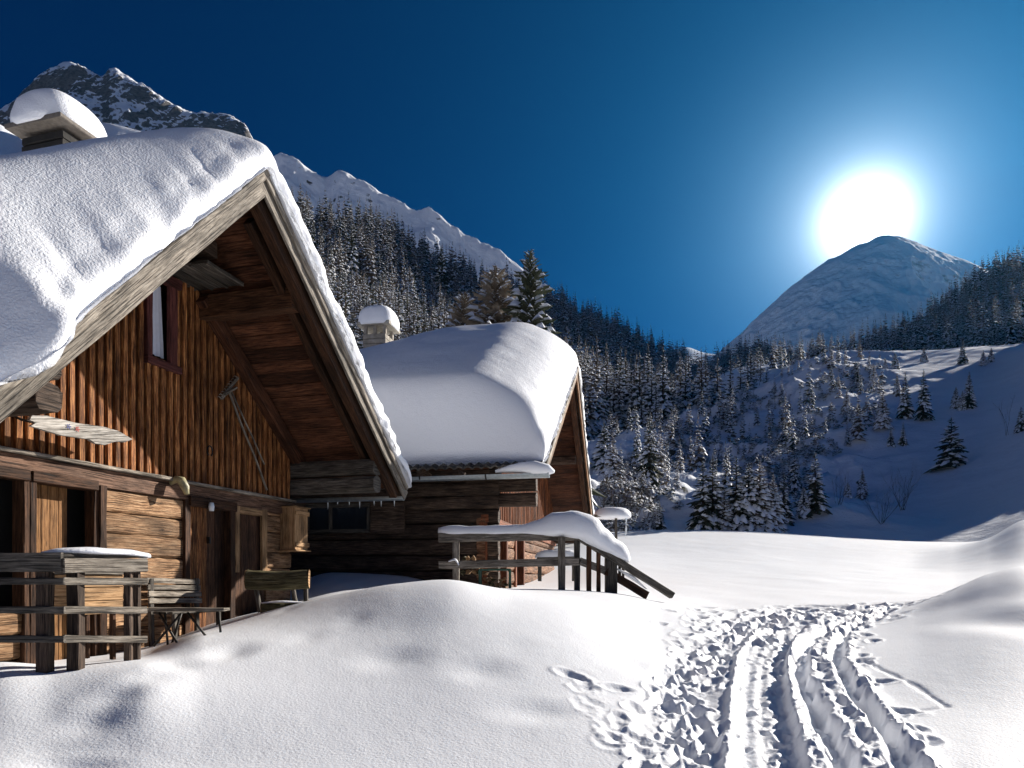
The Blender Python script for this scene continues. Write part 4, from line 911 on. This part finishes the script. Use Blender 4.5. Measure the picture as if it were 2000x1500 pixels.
c0 = FA.px(413, 990, .10); ln = thing('wall_lantern', 'tiny glass lantern hooked beside the dark brown door', 'lantern', FA.P(c0[0], .1, c0[1]-.05))
tubep('glass', ICE, ln, [FA.P(c0[0], .10, c0[1]-.05), FA.P(c0[0], .10, c0[1]), FA.P(c0[0], .10, c0[1]+.05)], .035, 10, scale=[.8, 1, .7]); tubep('hook', IRON, ln, [FA.P(c0[0], .0, c0[1]+.09), FA.P(c0[0], .08, c0[1]+.1), FA.P(c0[0], .10, c0[1]+.04)], .007, 5)
# --- terrace fence by the smaller hut
YF = 10.5; P0 = Wv(1130, 1048, YF); P1 = Wv(1313, 1163, 11.0)
fe = thing('terrace_fence', 'grey timber fence capped by a rolling wave of snow, its handrail sloping down', 'fence', W(1100, 1155, YF))
piece('top_rail', W_GREY, fe, Wv(857, 1050, YF), Wv(1132, 1046, YF), .10, .13, segs=10, jit=.006); piece('middle_rail', W_GREY, fe, Wv(857, 1104, YF-.06), Wv(1131, 1097, YF-.06), .04, .11, segs=10)
def fpost(x, yb, yt, Y_, ww=.095, mt=W_GREY): piece('post', mt, fe, Wv(x, yb+10, Y_), Wv(x, yt, Y_), ww, ww, up=(0, 1, 0), segs=4)
fpost(891, 1148, 1056, YF); fpost(1097, 1160, 1050, YF-.10, .10); fpost(1127, 1162, 1052, YF+.04, .085, W_DKGREY)
for x, yt, ww in ((1150, 1062, .07), (1169, 1072, .06)):
    t = (x-1130)/(1313-1130); p = P0.lerp(P1, t); Y_ = p.y; fpost(x, 1160, yt, Y_+.0, ww, W_BROWN)
fpost(1193, 1160, 1088, 10.75, .17, W_DKGREY); fpost(1210, 1120, 1096, 10.82, .04, W_DKGREY); fpost(1217, 1122, 1100, 10.84, .04, W_DKGREY)
piece('handrail', W_DKGREY, fe, P0, P1, .09, .10, segs=8, jit=.004)
piece('middle_rail', W_GREY, fe, Wv(1133, 1096, YF), Wv(1183, 1115, 10.7), .04, .11); piece('stair_stringer', W_BROWN, fe, Wv(1183, 1115, 10.68), Wv(1264, 1163, 10.9), .05, .12, segs=5)
snowrope('stringer_snow', fe, [Wv(1205, 1112, 10.8), Wv(1230, 1127, 10.85), Wv(1262, 1150, 10.9)], [.03, .07, .03], flat=.6)
snowrope('snow_cap', fe, [Wv(856, 1039, YF), Wv(880, 1040, YF), Wv(960, 1040, YF), Wv(1010, 1039, YF), Wv(1050, 1038, YF), Wv(1095, 1036, YF), Wv(1128, 1040, YF+.03), Wv(1160, 1058, 10.62), Wv(1190, 1075, 10.7), Wv(1213, 1088, 10.77), Wv(1227, 1097, 10.8)],
         [.06, .105, .105, .115, .17, .30, .34, .29, .24, .18, .06], flat=.95, wid=.62)
snowrope('snow_bit', fe, [Wv(876, 1097, YF-.1), Wv(888, 1094, YF-.1), Wv(896, 1104, YF-.1)], [.02, .04, .02], flat=.6)
# --- snow-topped post table with icicle
bt = thing('post_table', 'small round table on one thin post, under a disc of snow with a long icicle', 'table', W(1203, 1056, 13))
piece('post', W_DKGREY, bt, Wv(1203, 1075, 13), Wv(1203, 1012, 13), .045, .045, up=(0, 1, 0))
m_ = MB(); c0 = Wv(1190, 1009, 13); m_.sweep([c0-Vector((0, 0, .02)), c0+Vector((0, 0, .02))], [(.29*math.cos(t), .29*math.sin(t)) for t in np.linspace(0, 6.283, 25)[:-1]], up=(0, 1, 0)); m_.build('top', W_GREY, bt)
m_ = MB(); mound(m_, Wv(1196, 1008, 13), .335, .33, .155, seed=1, sq=2.1, under=.35, nu=36, nv=14, rough=.012); m_.build('snow_disc', SNOW_ROOF, bt, smooth=True)
tubep('icicle', ICE, bt, [Wv(1223, 1012, 12.95), Wv(1223, 1030, 12.95), Wv(1222, 1050, 12.95)], .024, 7, scale=[1, .7, .15])
# --- garden table, green table, firewood
gt_ = thing('garden_table', 'low table under flat snow seen between the fence posts', 'table', W(1090, 1125, 12))
piece('top', W_DKGREY, gt_, Wv(1048, 1092, 11.8), Wv(1128, 1090, 11.8), .5, .04); m_ = MB(); mound(m_, Wv(1088, 1089, 11.8), .36, .25, .13, seed=3, sq=4, under=.15, nv=8); m_.build('table_snow', SNOW_ROOF, gt_, smooth=True)
for x in (1054, 1122):
    for dy in (-.2, .2): piece('leg', W_DKGREY, gt_, Wv(x, 1135, 11.8)+Vector((0, dy, 0)), Wv(x, 1092, 11.8)+Vector((0, dy, 0)), .05, .05, up=(0, 1, 0))
GREEN = plain('green_paint', (.012, .07, .045), .5)
gr = thing('green_table', 'small dark green table standing behind the lower fence rail', 'table', W(965, 1150, 11.2))
piece('top', GREEN, gr, Wv(936, 1113, 11.2), Wv(998, 1113, 11.2), .4, .03)
for x in (938, 996):
    for dy in (-.17, .17): piece('leg', GREEN, gr, Wv(x, 1160, 11.2)+Vector((0, dy, 0)), Wv(x, 1114, 11.2)+Vector((0, dy, 0)), .04, .04, up=(0, 1, 0))
random.seed(77); k = 0
for (x0, y0, nx_, ny_) in ((905, 1118, 5, 1), (910, 1106, 4, 1), (946, 1150, 5, 3), (905, 1090, 3, 1)):
    for j in range(ny_):
        for i in range(nx_):
            x = x0+i*10+(j % 2)*4+random.uniform(-1, 1); y = y0-j*9; p = Wv(x, y, 11.35+random.uniform(-.05, .05)); m_ = MB(); a = random.uniform(0, 6.28); rr = random.uniform(.035, .05)
            m_.sweep([p, p+Vector((random.uniform(-.04, .04), .3, 0))], [(rr*math.cos(a+t)*s_, rr*math.sin(a+t)*s_) for t, s_ in ((0, 1), (1.1, 1), (1.9, .95), (3.2, 1.05), (4.4, .5))], jit=.003)
            tag(m_.build('firewood_log', W_PALE if k % 3 else W_BARK), 'split firewood log stacked against the corner of the smaller hut behind the fence', 'log', 'firewood logs stacked behind the fence'); k += 1
# --- pale chest between the railing and the wall
random.seed(12)
cx0 = HX+F*0; q0 = Wv(150, 1212, 5.75); s_c = q0.x*FA.u[0]+q0.y*FA.u[1]; o_c = q0.x*FA.n[0]+q0.y*FA.n[1]+FA.d; s_d = s_c
for _ in range(400):
    s_d += .004; pp = FA.P(s_d, o_c, 0)
    if HX+F*pp[0]/pp[1] > 240: break
zt9 = (HY-1122)/F*5.9; zb9 = (HY-1200)/F*5.9
cst = thing('wooden_chest', 'pale wooden chest standing behind the corner railing', 'chest', FA.P((s_c+s_d)/2, o_c-.2, zb9-.35))
for k in range(3): m_ = MB(); panel(m_, FA, s_c, s_d, zb9+(zt9-zb9)*k/3+.002, zb9+(zt9-zb9)*(k+1)/3-.002, o_c-.03, o_c, 's'); m_.build('front_board', W_PALE, cst)
m_ = MB(); panel(m_, FA, s_c-.02, s_d+.03, zt9, zt9+.03, o_c-.4, o_c+.03, 's'); m_.build('lid', W_GREY, cst)
m_ = MB(); panel(m_, FA, s_d-.03, s_d, zb9, zt9, o_c-.38, o_c-.03, 'o'); m_.build('side_board', W_PALE, cst)
m_ = MB(); panel(m_, FA, s_c, s_c+.03, zb9, zt9, o_c-.38, o_c-.03, 'o'); m_.build('side_board', W_PALE, cst)
for a_ in (s_c+.03, s_d-.05):
    for b_ in (-.06, -.34): m_ = MB(); panel(m_, FA, a_-.02, a_+.02, zb9-.4, zb9, o_c+b_-.02, o_c+b_+.02, 'z'); m_.build('leg', W_BROWN, cst)
# ------------------------------------------------------------------ trees
def leafmat(name, c1, c2):
    m, n, b = mat(name); g = N(n, 'ShaderNodeNewGeometry'); t = N(n, 'ShaderNodeTexNoise'); t.inputs['Scale'].default_value = .9; t.inputs['Detail'].default_value = 5
    n.links.new(g.outputs['Position'], t.inputs[0]); c = ramp(n, t.outputs[0], [(.35, c1), (.65, c2)]); n.links.new(c.outputs[0], b.inputs['Base Color'])
    b.inputs['Roughness'].default_value = .8; b.inputs['Specular IOR Level'].default_value = .1; return m
NEEDLE = leafmat('spruce_needles', (.022, .031, .020), (.085, .09, .06))
NEEDLE_B = leafmat('frosted_needles', (.09, .075, .06), (.22, .185, .15))
TWIG = leafmat('bare_twigs', (.05, .035, .028), (.13, .10, .08))
TRUNK = leafmat('conifer_bark', (.03, .02, .014), (.08, .055, .035))
TSNOW = snow_mat('tree_snow', col=(.82, .85, .9), grain=0, lump=.5, lump_s=3, gd=.05)
def blade(vs, fs, ms, p, az_, L, wd, rise, droop, rnd_, lod, snow):
    c, s = math.cos(az_), math.sin(az_)
    def pt(t, side, lift=0):
        zz = p+rise*L*t-droop*L*t*t+lift; r_ = L*t
        return (c*r_-s*side, s*r_+c*side, zz)
    b = len(vs)
    if lod:
        for t, sd in ((0, 0), (.45, wd), (.5, 0), (.45, -wd), (1, 0)): vs.append(pt(t, sd, -.25*wd if sd else .1*wd))
        fs += [(b, b+1, b+2), (b, b+2, b+3), (b+1, b+4, b+2), (b+2, b+4, b+3)]; ms += [0]*4
    else:
        P = [(0, 0), (.22, .45*wd), (.30, .18*wd), (.42, 1.0*wd), (.5, .4*wd), (.62, .85*wd), (.7, .3*wd), (.82, .5*wd), (1, 0)]
        cs = [(.0), .3, .5, .72, 1]
        for t in cs: vs.append(pt(t, 0, .12*wd))
        for sgn in (1, -1):
            k = len(vs)
            for t, sd in P[1:-1]: vs.append(pt(t+rnd_.uniform(-.03, .03), sgn*sd*rnd_.uniform(.75, 1.2), -.4*abs(sd)))
            T = [(b, k, k+1), (b, k+1, b+1), (b+1, k+1, k+2), (b+1, k+2, k+3), (b+1, k+3, b+2), (b+2, k+3, k+4), (b+2, k+4, k+5), (b+2, k+5, b+3), (b+3, k+5, k+6), (b+3, k+6, b+4)]
            fs += T; ms += [0]*len(T)
    if snow:
        h = .45*wd+.05*L; t0 = rnd_.uniform(.12, .35); t1 = rnd_.uniform(.75, .98); w2 = wd*rnd_.uniform(.45, .85); b = len(vs)
        tm = (t0+t1)/2
        if lod:
            for t, sd, l in ((t0, 0, .3), (tm, w2, -.3), (t1+.05, 0, -.35), (tm, -w2, -.3), (tm, 0, 1.3)): vs.append(pt(t, sd, h*l+.12*wd))
            fs += [(b, b+4, b+1), (b+1, b+4, b+2), (b+2, b+4, b+3), (b+3, b+4, b)]; ms += [1]*4
        else:
            for t, sd, l in ((t0, 0, .2), (tm, w2, -.2), (t1+.04, 0, -.3), (tm, -w2, -.2), (tm-.1, 0, 1.5), (tm+.15, 0, 1.3), (t1-.06, w2*.55, 0), (t1-.06, -w2*.55, 0)): vs.append(pt(t, sd, .12*wd+h*l))
            fs += [(b, b+4, b+1), (b, b+3, b+4), (b+1, b+4, b+5), (b+4, b+3, b+5), (b+1, b+5, b+6), (b+5, b+3, b+7), (b+6, b+5, b+2), (b+5, b+7, b+2)]; ms += [1]*8
def spruce(seed, whorls=20, nb=8, rad=.17, lod=0, snow=.7, loose=0.0, z0=.05, power=.9, wf=1.0):
    q = random.Random(seed); vs = []; fs = []; ms = []
    for i in range(whorls):
        f = (i+.5)/whorls; z = z0+(1-z0)*f**.92
        R_ = rad*(1-z)**power*(1+loose*q.uniform(-.45, .5))+.008
        k = max(3, int(round(nb*(1-.45*f))))
        a0 = q.uniform(0, 6.28)
        for j in range(k):
            if loose and q.random() < loose*.25: continue
            L = R_*q.uniform(.72, 1.2); az_ = a0+j*6.283/k+q.uniform(-.25, .25)
            rise = .15+.75*f**2+q.uniform(-.1, .15); droop = .55*(1-f)+.12+q.uniform(0, .2)
            blade(vs, fs, ms, z+q.uniform(-.5, .5)*(1-z0)/whorls, az_, L, L*wf*q.uniform(.26, .40)*(1.25 if lod else 1), rise, droop, q, lod, q.random() < snow)
    b = len(vs); vs += [(.006, 0, .93), (-.003, .005, .93), (-.003, -.005, .93), (0, 0, 1.0)]; fs += [(b, b+1, b+3), (b+1, b+2, b+3), (b+2, b, b+3)]; ms += [0]*3
    return vs, fs, ms
def tmesh(name, data, mats):
    vs, fs, ms = data; me = bpy.data.meshes.new(name); me.from_pydata(vs, [], fs)
    for m in mats: me.materials.append(m)
    me.polygons.foreach_set('material_index', np.array(ms, dtype=np.int32)); me.update(); return me
CR = [tmesh('spruce_crown', spruce(i+1, 24+i, 11, (.19, .21, .23, .18, .24, .2)[i], 0, (.42, .38, .85, .45, .7, .75)[i], (.2, .35, .15, .5, .25, .3)[i]), [(NEEDLE, NEEDLE, NEEDLE_B, NEEDLE, NEEDLE, NEEDLE_B)[i], TSNOW]) for i in range(6)]
MID = [tmesh('forest_spruce_crown', spruce(i+31, 18, 9, (.14, .16, .15, .13)[i], 0, .85, .35), [(NEEDLE, NEEDLE_B, NEEDLE, NEEDLE_B)[i], TSNOW]) for i in range(4)]
PINE = [tmesh('pine_crown', spruce(i+61, 72, 13, (.19, .165)[i], 0, .62, .45, .05, .72, .75), [(NEEDLE_B, NEEDLE)[i], TSNOW]) for i in range(2)]
tv = []; tf = []
for i, (z, r_) in enumerate(((-.06, .016), (.5, .009), (.95, .002))):
    for k in range(6): tv.append((r_*math.cos(k*1.047), r_*math.sin(k*1.047), z))
for i in range(2):
    for k in range(6): tf.append((i*6+k, i*6+(k+1) % 6, (i+1)*6+(k+1) % 6, (i+1)*6+k))
TM = tmesh('trunk_mesh', (tv, tf, [0]*len(tf)), [TRUNK])
def tree(mesh, loc, h, name, label, cat, group=None, rot=None, wide=1.0, lean=0.0):
    o = link(bpy.data.objects.new(name, None)); o.location = loc; o.scale = (h*wide, h*wide, h); o.rotation_euler = (random.uniform(-1, 1)*lean, random.uniform(-1, 1)*lean, random.uniform(0, 6.28) if rot is None else rot)
    tag(o, label, cat, group)
    a = link(bpy.data.objects.new('crown', mesh)); a.parent = o
    b = link(bpy.data.objects.new('trunk', TM)); b.parent = o
    return o
def on_hill(S, px, py, K=5):
    best = None
    for i in range(2, 400):
        p = S(px, i/400*(K-1)); y = HY-F*p[2]/p[1]
        if y <= py: return p
        if best is None or y < best[0]: best = (y, p)
    return best[1]
rt = random.Random(3); count = 0
SOLO = [ # photo x, base row, top row, mesh, width, words
 (1858, 912, 814, 1, 1.75, 'dark broad spruce standing alone on the open shaded slope at the right'),
 (1893, 798, 726, 0, 1.1, 'slim spruce on the upper right slope, taller than the two small ones touching it'),
 (1867, 797, 757, 4, 1.2, 'small spruce at the left foot of the slim spruce on the upper right slope'),
 (1880, 800, 764, 2, 1.2, 'low snowy spruce between two others on the upper right slope'),
 (1804, 822, 722, 3, 1.0, 'tall narrow spruce at the right end of the brushy rib, near the open slope'),
 (1768, 818, 726, 0, 1.0, 'tall spruce just left of the narrow one at the right end of the brushy rib'),
 (1752, 772, 730, 5, 1.1, 'small frosted spruce above the brushy rib, left of the two tall ones'),
 (1724, 838, 772, 2, 1.35, 'broad snowy spruce in the middle of the brushy rib'),
 (1676, 842, 788, 4, 1.2, 'bushy spruce on the brushy rib left of the broad snowy one'),
 (1653, 806, 765, 5, 1.2, 'small frosted spruce on the left part of the brushy rib'),
 (1706, 758, 710, 2, 1.1, 'spruce rising behind the brushy rib just under the bright snow strip'),
 (1674, 748, 710, 1, 1.0, 'small spruce standing at the right end of the bright snow strip'),
 (1623, 752, 718, 4, 1.1, 'small dark spruce in front of the bright snow strip'),
 (1764, 870, 826, 0, 1.1, 'small spruce at the lower right edge of the brushy rib'),
 (1740, 872, 838, 1, 1.2, 'low spruce at the lower edge of the brushy rib'),
 (1684, 972, 916, 5, 1.1, 'small spruce alone in the hollow below the brushy rib'),
 (1656, 972, 942, 4, 1.1, 'tiny spruce left of the small one in the shaded hollow'),
 (1994, 842, 796, 1, 1.3, 'spruce cut by the right edge of the picture on the shaded slope'),
 (1805, 708, 678, 2, 1.3, 'small spruce on the skyline of the open slope, second from the forest edge'),
 (1748, 720, 688, 4, 1.2, 'spruce at the top edge of the open slope, right one of a pair'),
 (1729, 720, 700, 5, 1.2, 'very small spruce at the top edge of the open slope, left one of a pair'),
 (1880, 712, 662, 0, 1.1, 'dark spruce just in front of the right-hand forest'),
 (1920, 715, 684, 5, 1.2, 'left one of two small spruces below the right-hand forest'),
 (1936, 708, 680, 4, 1.1, 'right one of two small spruces below the right-hand forest'),
 (1373, 1040, 902, 1, 1.35, 'leftmost big spruce of the cluster beyond the snow meadow'),
 (1392, 1040, 888, 3, 1.3, 'slender spruce with a spiky top, second from the left in the meadow cluster'),
 (1438, 1042, 893, 0, 1.35, 'big dark spruce in the middle of the cluster beyond the meadow'),
 (1462, 1042, 905, 4, 1.3, 'snow-laden spruce right of the middle one in the meadow cluster'),
 (1484, 1042, 902, 2, 1.3, 'broad snow-laden spruce in the right half of the meadow cluster'),
 (1510, 1042, 930, 5, 1.3, 'lower frosted spruce at the right front of the meadow cluster'),
 (1415, 1044, 965, 2, 1.6, 'low bushy spruce in front of the meadow cluster'),
 (1462, 1046, 985, 4, 1.7, 'lowest bushy spruce at the front of the meadow cluster'),
 (1531, 1022, 925, 1, 1.2, 'spruce a little behind the right end of the meadow cluster'),
 (1552, 965, 878, 0, 1.1, 'spruce standing on the slope above the right end of the meadow cluster'),
 (1592, 1000, 884, 1, 1.25, 'tall dark spruce on the edge of the shaded hollow right of the cluster'),
 (1570, 1010, 955, 4, 1.3, 'low spruce at the foot of the tall dark one by the hollow'),
 (1253, 970, 922, 1, 1.1, 'dark pointed spruce among the bare bushes right of the smaller roof'),
 (1288, 1034, 978, 0, 1.2, 'small spruce right of the snow-topped post at the edge of the meadow'),
]
for px, by, ty, mi, wd, lab in SOLO:
    p = on_hill(H1, px, by); h = (by-ty)/F*p[1]+.3
    tree(CR[mi], (p[0], p[1], p[2]-.25), h, 'spruce', lab, 'spruce', rot=rt.uniform(0, 6.28), wide=wd)
# two big snowy pines behind the smaller hut
for px, ty, Y, mi, wd, lab in ((1040, 488, 38, 1, 1.3, 'tall dark conifer with heavy snow pads rising behind the smaller roof'), (968, 520, 41, 0, 1.6, 'broad brownish snow-flecked conifer left of the dark one behind the smaller roof'),
                               (905, 570, 44, 0, 1.4, 'lower frosted conifer left of the broad brownish one behind the smaller roof')):
    zb = 2.6; zt = (HY-ty)/F*Y
    tree(PINE[mi], ((px-HX)/F*Y, Y, zb), zt-zb, 'conifer', lab, 'conifer', rot=rt.uniform(0, 6.28), wide=wd, lean=.02)
# hand-picked bigger spruces of the left slope
for px, by, ty, mi, wd, lab in ((686, 565, 438, 0, 1.0, 'tallest dark spruce on the left slope beside the big roof edge'), (862, 600, 478, 1, 1.15, 'big dark spruce in the middle of the left slope above the small chimney'),
      (800, 640, 520, 2, 1.0, 'snow-streaked spruce left of the big dark one on the left slope'), (645, 560, 470, 3, 1.0, 'spruce next to the edge of the big roof on the left slope'),
      (745, 640, 560, 4, 1.1, 'snowy spruce just behind the small snow-capped chimney'), (820, 655, 590, 2, 1.3, 'low snow-laden spruce right of the small snow-capped chimney'),
      (905, 560, 490, 0, .9, 'spruce on the left slope just left of the brownish conifer'), (1180, 1010, 880, 4, 1.2, 'snowy spruce right beside the lower end of the smaller roof'),
      (1195, 930, 800, 2, 1.1, 'snow-laden spruce rising right of the smaller roof'), (1175, 850, 730, 0, 1.0, 'spruce touching the upper right side of the smaller roof'), (1232, 900, 830, 4, 1.1, 'spruce in the gully between the two wooded slopes')):
    p = on_hill(H2, px, by); h = (by-ty)/F*p[1]
    tree(CR[mi], (p[0], p[1], p[2]-.3), h, 'spruce', lab, 'spruce', rot=rt.uniform(0, 6.28), wide=wd)
# ---- random stands
cand = []
def screen(p, h): return HX+F*p[0]/p[1], HY-F*p[2]/p[1], HY-F*(p[2]+h)/p[1]
def openpatch(x, y):
    for cx, cy, rx, ry in ((1150, 730, 26, 34), (735, 590, 70, 18), (690, 600, 30, 25), (1190, 905, 40, 25), (880, 590, 30, 14), (1290, 760, 22, 10), (1395, 770, 18, 12), (770, 470, 14, 16), (655, 520, 10, 22), (1060, 640, 22, 10), (960, 600, 20, 12)):
        cx += 0
        if ((x-cx)/rx)**2+((y-cy)/ry)**2 < 1: return True
    return False
def scatter(S, n, x0, x1, v0, v1, h0, h1, dens=None, K=5):
    out = []; tries = 0
    while len(out) < n and tries < n*12:
        tries += 1
        px = rt.uniform(x0, x1); v = v0+(v1-v0)*rt.random()**.8; p = S(px, v); h = rt.uniform(h0, h1)*rt.choice((1, 1, 1.15, .85, .6, .45))
        sx, sy, st = screen(p, h)
        if openpatch(sx, sy) or (S is not H1 and vn(np.array(p[0]*.03), np.array(p[1]*.022), 97) < .27) or (dens and rt.random() > dens(sx, sy)): continue
        out.append((p, h, sx, sy, st))
    return out
def visible(sx, sy, st):
    if sx < 590 or sx > 2020: return False
    if sx < 800: return st < 640 and sx > 600+(st-440)*.48
    if sx < 1160: return st < 628
    return True
A = scatter(H2, 3700, 400, 1500, .8, 3.02, 13, 20, lambda x, y: 1.0 if x < 1380 or y < 760 else .4)
A += scatter(H2, 260, 1400, 1760, 2.2, 3.05, 12, 18)
A += scatter(H2, 200, 560, 1000, .8, 2.2, 9, 14)
B_ = scatter(H4, 800, 1690, 2150, .5, 3.1, 9, 14, lambda x, y: np.clip((x-1700)/160, .25, 1))
B_ += scatter(H4, 120, 1500, 1800, 1.6, 3.0, 8, 13)
def h1dens(x, y):
    if x > 1730 or y > 1020: return 0
    edge = 735+(1560-x)*.42 if x < 1560 else 725
    if x > 1580 and y > 905-(x-1580)*.3: return 0
    return .9
C_ = scatter(H1, 170, 1180, 1740, .7, 2.95, 3.0, 6.5, h1dens)
vis = [t+('f',) for t in A+B_ if visible(t[2], t[3], t[4])]+[t+('h',) for t in C_]
hid = [t for t in A+B_ if not visible(t[2], t[3], t[4]) and t[2] > 390]
vis.sort(key=lambda t: -(t[3]-t[4]))
keep = vis[:235]; rest = vis[235:]+[t+('f',) for t in hid if t[2] < 2150]
for p, h, sx, sy, st, k in keep:
    if k == 'h': lab, g = 'small snowy spruce among the brush on the shaded rocky rib', 'small spruces on the brushy rib'
    elif sx > 1640 and p[1] < 340: lab, g = 'dark spruce of the forest that climbs the slope at the right edge', 'spruces of the right-hand forest'
    else: lab, g = 'frosted spruce in the dense forest on the slope behind the huts', 'spruces of the forest behind the huts'
    tree(rt.choice(MID if k == 'f' else CR), (p[0], p[1], p[2]-.3), h, 'spruce', lab, 'spruce', g, rot=rt.uniform(0, 6.28), wide=rt.uniform(.9, 1.25))
def joined(name, items, templates, mats, **tags):
    allv = []; allf = []; allm = []; off = 0
    for (p, h, wd) in items:
        vs, fs, ms = rt.choice(templates); a = rt.uniform(0, 6.28); c, s = math.cos(a), math.sin(a)
        x, y, z = vs[:, 0]*h*wd, vs[:, 1]*h*wd, vs[:, 2]*h
        allv.append(np.stack([x*c-y*s+p[0], x*s+y*c+p[1], z+p[2]-.2], -1)); allf.append(fs+off); allm.append(ms); off += len(vs)
    V = np.concatenate(allv).astype(np.float32); Fc = np.concatenate(allf).astype(np.int32); M_ = np.concatenate(allm).astype(np.int32)
    me = bpy.data.meshes.new(name); me.vertices.add(len(V)); me.vertices.foreach_set('co', V.ravel()); me.loops.add(Fc.size); me.loops.foreach_set('vertex_index', Fc.ravel())
    me.polygons.add(len(Fc)); me.polygons.foreach_set('loop_start', np.arange(0, Fc.size, 3, dtype=np.int32)); me.polygons.foreach_set('loop_total', np.full(len(Fc), 3, dtype=np.int32))
    for m in mats: me.materials.append(m)
    me.polygons.foreach_set('material_index', M_); me.update(calc_edges=True)
    o = link(bpy.data.objects.new(name, me)); tag(o, kind='stuff', **tags); return o
def tri(data):
    vs, fs, ms = data; F2 = []; M2 = []
    for f, m in zip(fs, ms):
        F2.append(f[:3]); M2.append(m)
        if len(f) == 4: F2.append((f[0], f[2], f[3])); M2.append(m)
    return np.array(vs), np.array(F2), np.array(M2)
def fmix(ds, mofs):
    out = []
    for d, o_ in zip(ds, mofs):
        v, f, m = tri(d); out.append((v, f, np.where(m == 1, 1, m*0+(2 if o_ else 0))))
    return out
LOW = fmix([spruce(100+i, 13, 7, (.14, .16, .13, .15)[i], 1, .85, .3) for i in range(4)], [0, 1, 0, 1])
joined('far_forest', [(t[0], t[1], rt.uniform(.9, 1.3)) for t in rest], LOW, [NEEDLE, TSNOW, NEEDLE_B], label='dense far forest of frosted spruces covering both slopes', cat='forest')
SCR = fmix([spruce(200+i, 4, 7, .55, 1, .95, .8, .02, .5) for i in range(4)], [0, 1, 1, 0])
scr = []
while len(scr) < 1700:
    px = rt.uniform(1180, 1740); v = rt.uniform(.35, 3.0); p = H1(px, v); sx, sy, st = screen(p, 1)
    if h1dens(sx, sy) == 0 or vn(np.array(p[0]*.12), np.array(p[1]*.12), 91) < .5: continue
    scr.append((p, rt.uniform(.4, 1.35), rt.uniform(.8, 1.4)))
for _ in range(160):
    px = rt.uniform(1168, 1290); v = rt.uniform(.02, .6); p = H1(px, v); scr.append((p, rt.uniform(.5, 1.2), 1))
joined('snowy_scrub', scr, SCR, [NEEDLE, TSNOW, NEEDLE_B], label='low snow-covered scrub scattered over the shaded rocky slope', cat='scrub')
# bare shrubs
def bare(px, by, ty, lab, n=14, spread=.5, S=H1):
    p = on_hill(S, px, by); h = (by-ty)/F*p[1]; mb = MB(); q = random.Random(int(px))
    def br(a, d, L, r_, lv):
        pts = [a]; cur = Vector(a); dd = Vector(d)
        for i in range(4):
            dd = (dd+Vector((q.uniform(-.2, .2), q.uniform(-.2, .2), .08))).normalized(); cur = cur+dd*L/4; pts.append(tuple(cur))
            if lv and i > 0: br(tuple(cur), (dd+Vector((q.uniform(-1, 1), q.uniform(-1, 1), .3))).normalized(), L*.45, r_*.55, lv-1)
        mb.tube(pts, r_, 4, scale=[1, .8, .6, .45, .2], caps=False)
    for i in range(n):
        a = q.uniform(0, 6.28); br((p[0]+q.uniform(-.2, .2), p[1]+q.uniform(-.2, .2), p[2]-.1), (spread*math.cos(a), spread*math.sin(a), 1), h*q.uniform(.7, 1), .011*h**.5, 2)
    o = mb.build('bare_shrub', TWIG, origin=(p[0], p[1], p[2]-.1)); tag(o, lab, 'shrub')
bare(1762, 998, 930, 'tall bare shrub with upright stems in the shaded hollow', 12, .35)
bare(1722, 1022, 965, 'bushy bare shrub in front of the taller one in the shaded hollow', 12, .8)
bare(1640, 985, 930, 'thin bare shrub beside the small spruces in the shaded hollow', 7, .3)
bare(1965, 852, 790, 'thin leafless sapling high on the open slope near the right edge', 3, .15)
bare(1206, 1008, 925, 'bare bush just right of the snow-topped post', 12, .35)
bare(1240, 1012, 935, 'tallest bare bush at the edge of the meadow', 12, .4)
bare(1266, 1015, 950, 'bare bush left of the small spruce at the edge of the meadow', 9, .4)
bare(1180, 1005, 940, 'bare bush beside the lower end of the smaller roof', 10, .4)
# ------------------------------------------------------------------ cold air in the valley
hz = MB(); x0, x1, y0, y1, z0, z1 = -4450, 4450, -4450, 4450, -5, 1330
hz.add([(x0, y0, z0), (x1, y0, z0), (x1, y1, z0), (x0, y1, z0), (x0, y0, z1), (x1, y0, z1), (x1, y1, z1), (x0, y1, z1)], [(3, 2, 1, 0), (4, 5, 6, 7), (0, 1, 5, 4), (1, 2, 6, 5), (2, 3, 7, 6), (3, 0, 4, 7)])
hm = bpy.data.materials.new('haze'); hm.use_nodes = True; hn = hm.node_tree; hn.nodes.clear()
ho = hn.nodes.new('ShaderNodeOutputMaterial'); hv = hn.nodes.new('ShaderNodeVolumePrincipled'); hn.links.new(hv.outputs[0], ho.inputs['Volume'])
hv.inputs['Color'].default_value = (.05, .50, 1, 1); hv.inputs['Density'].default_value = .000017; hv.inputs['Anisotropy'].default_value = .6
tag(hz.build('haze', hm, origin=(0, 0, 0)), kind='stuff')
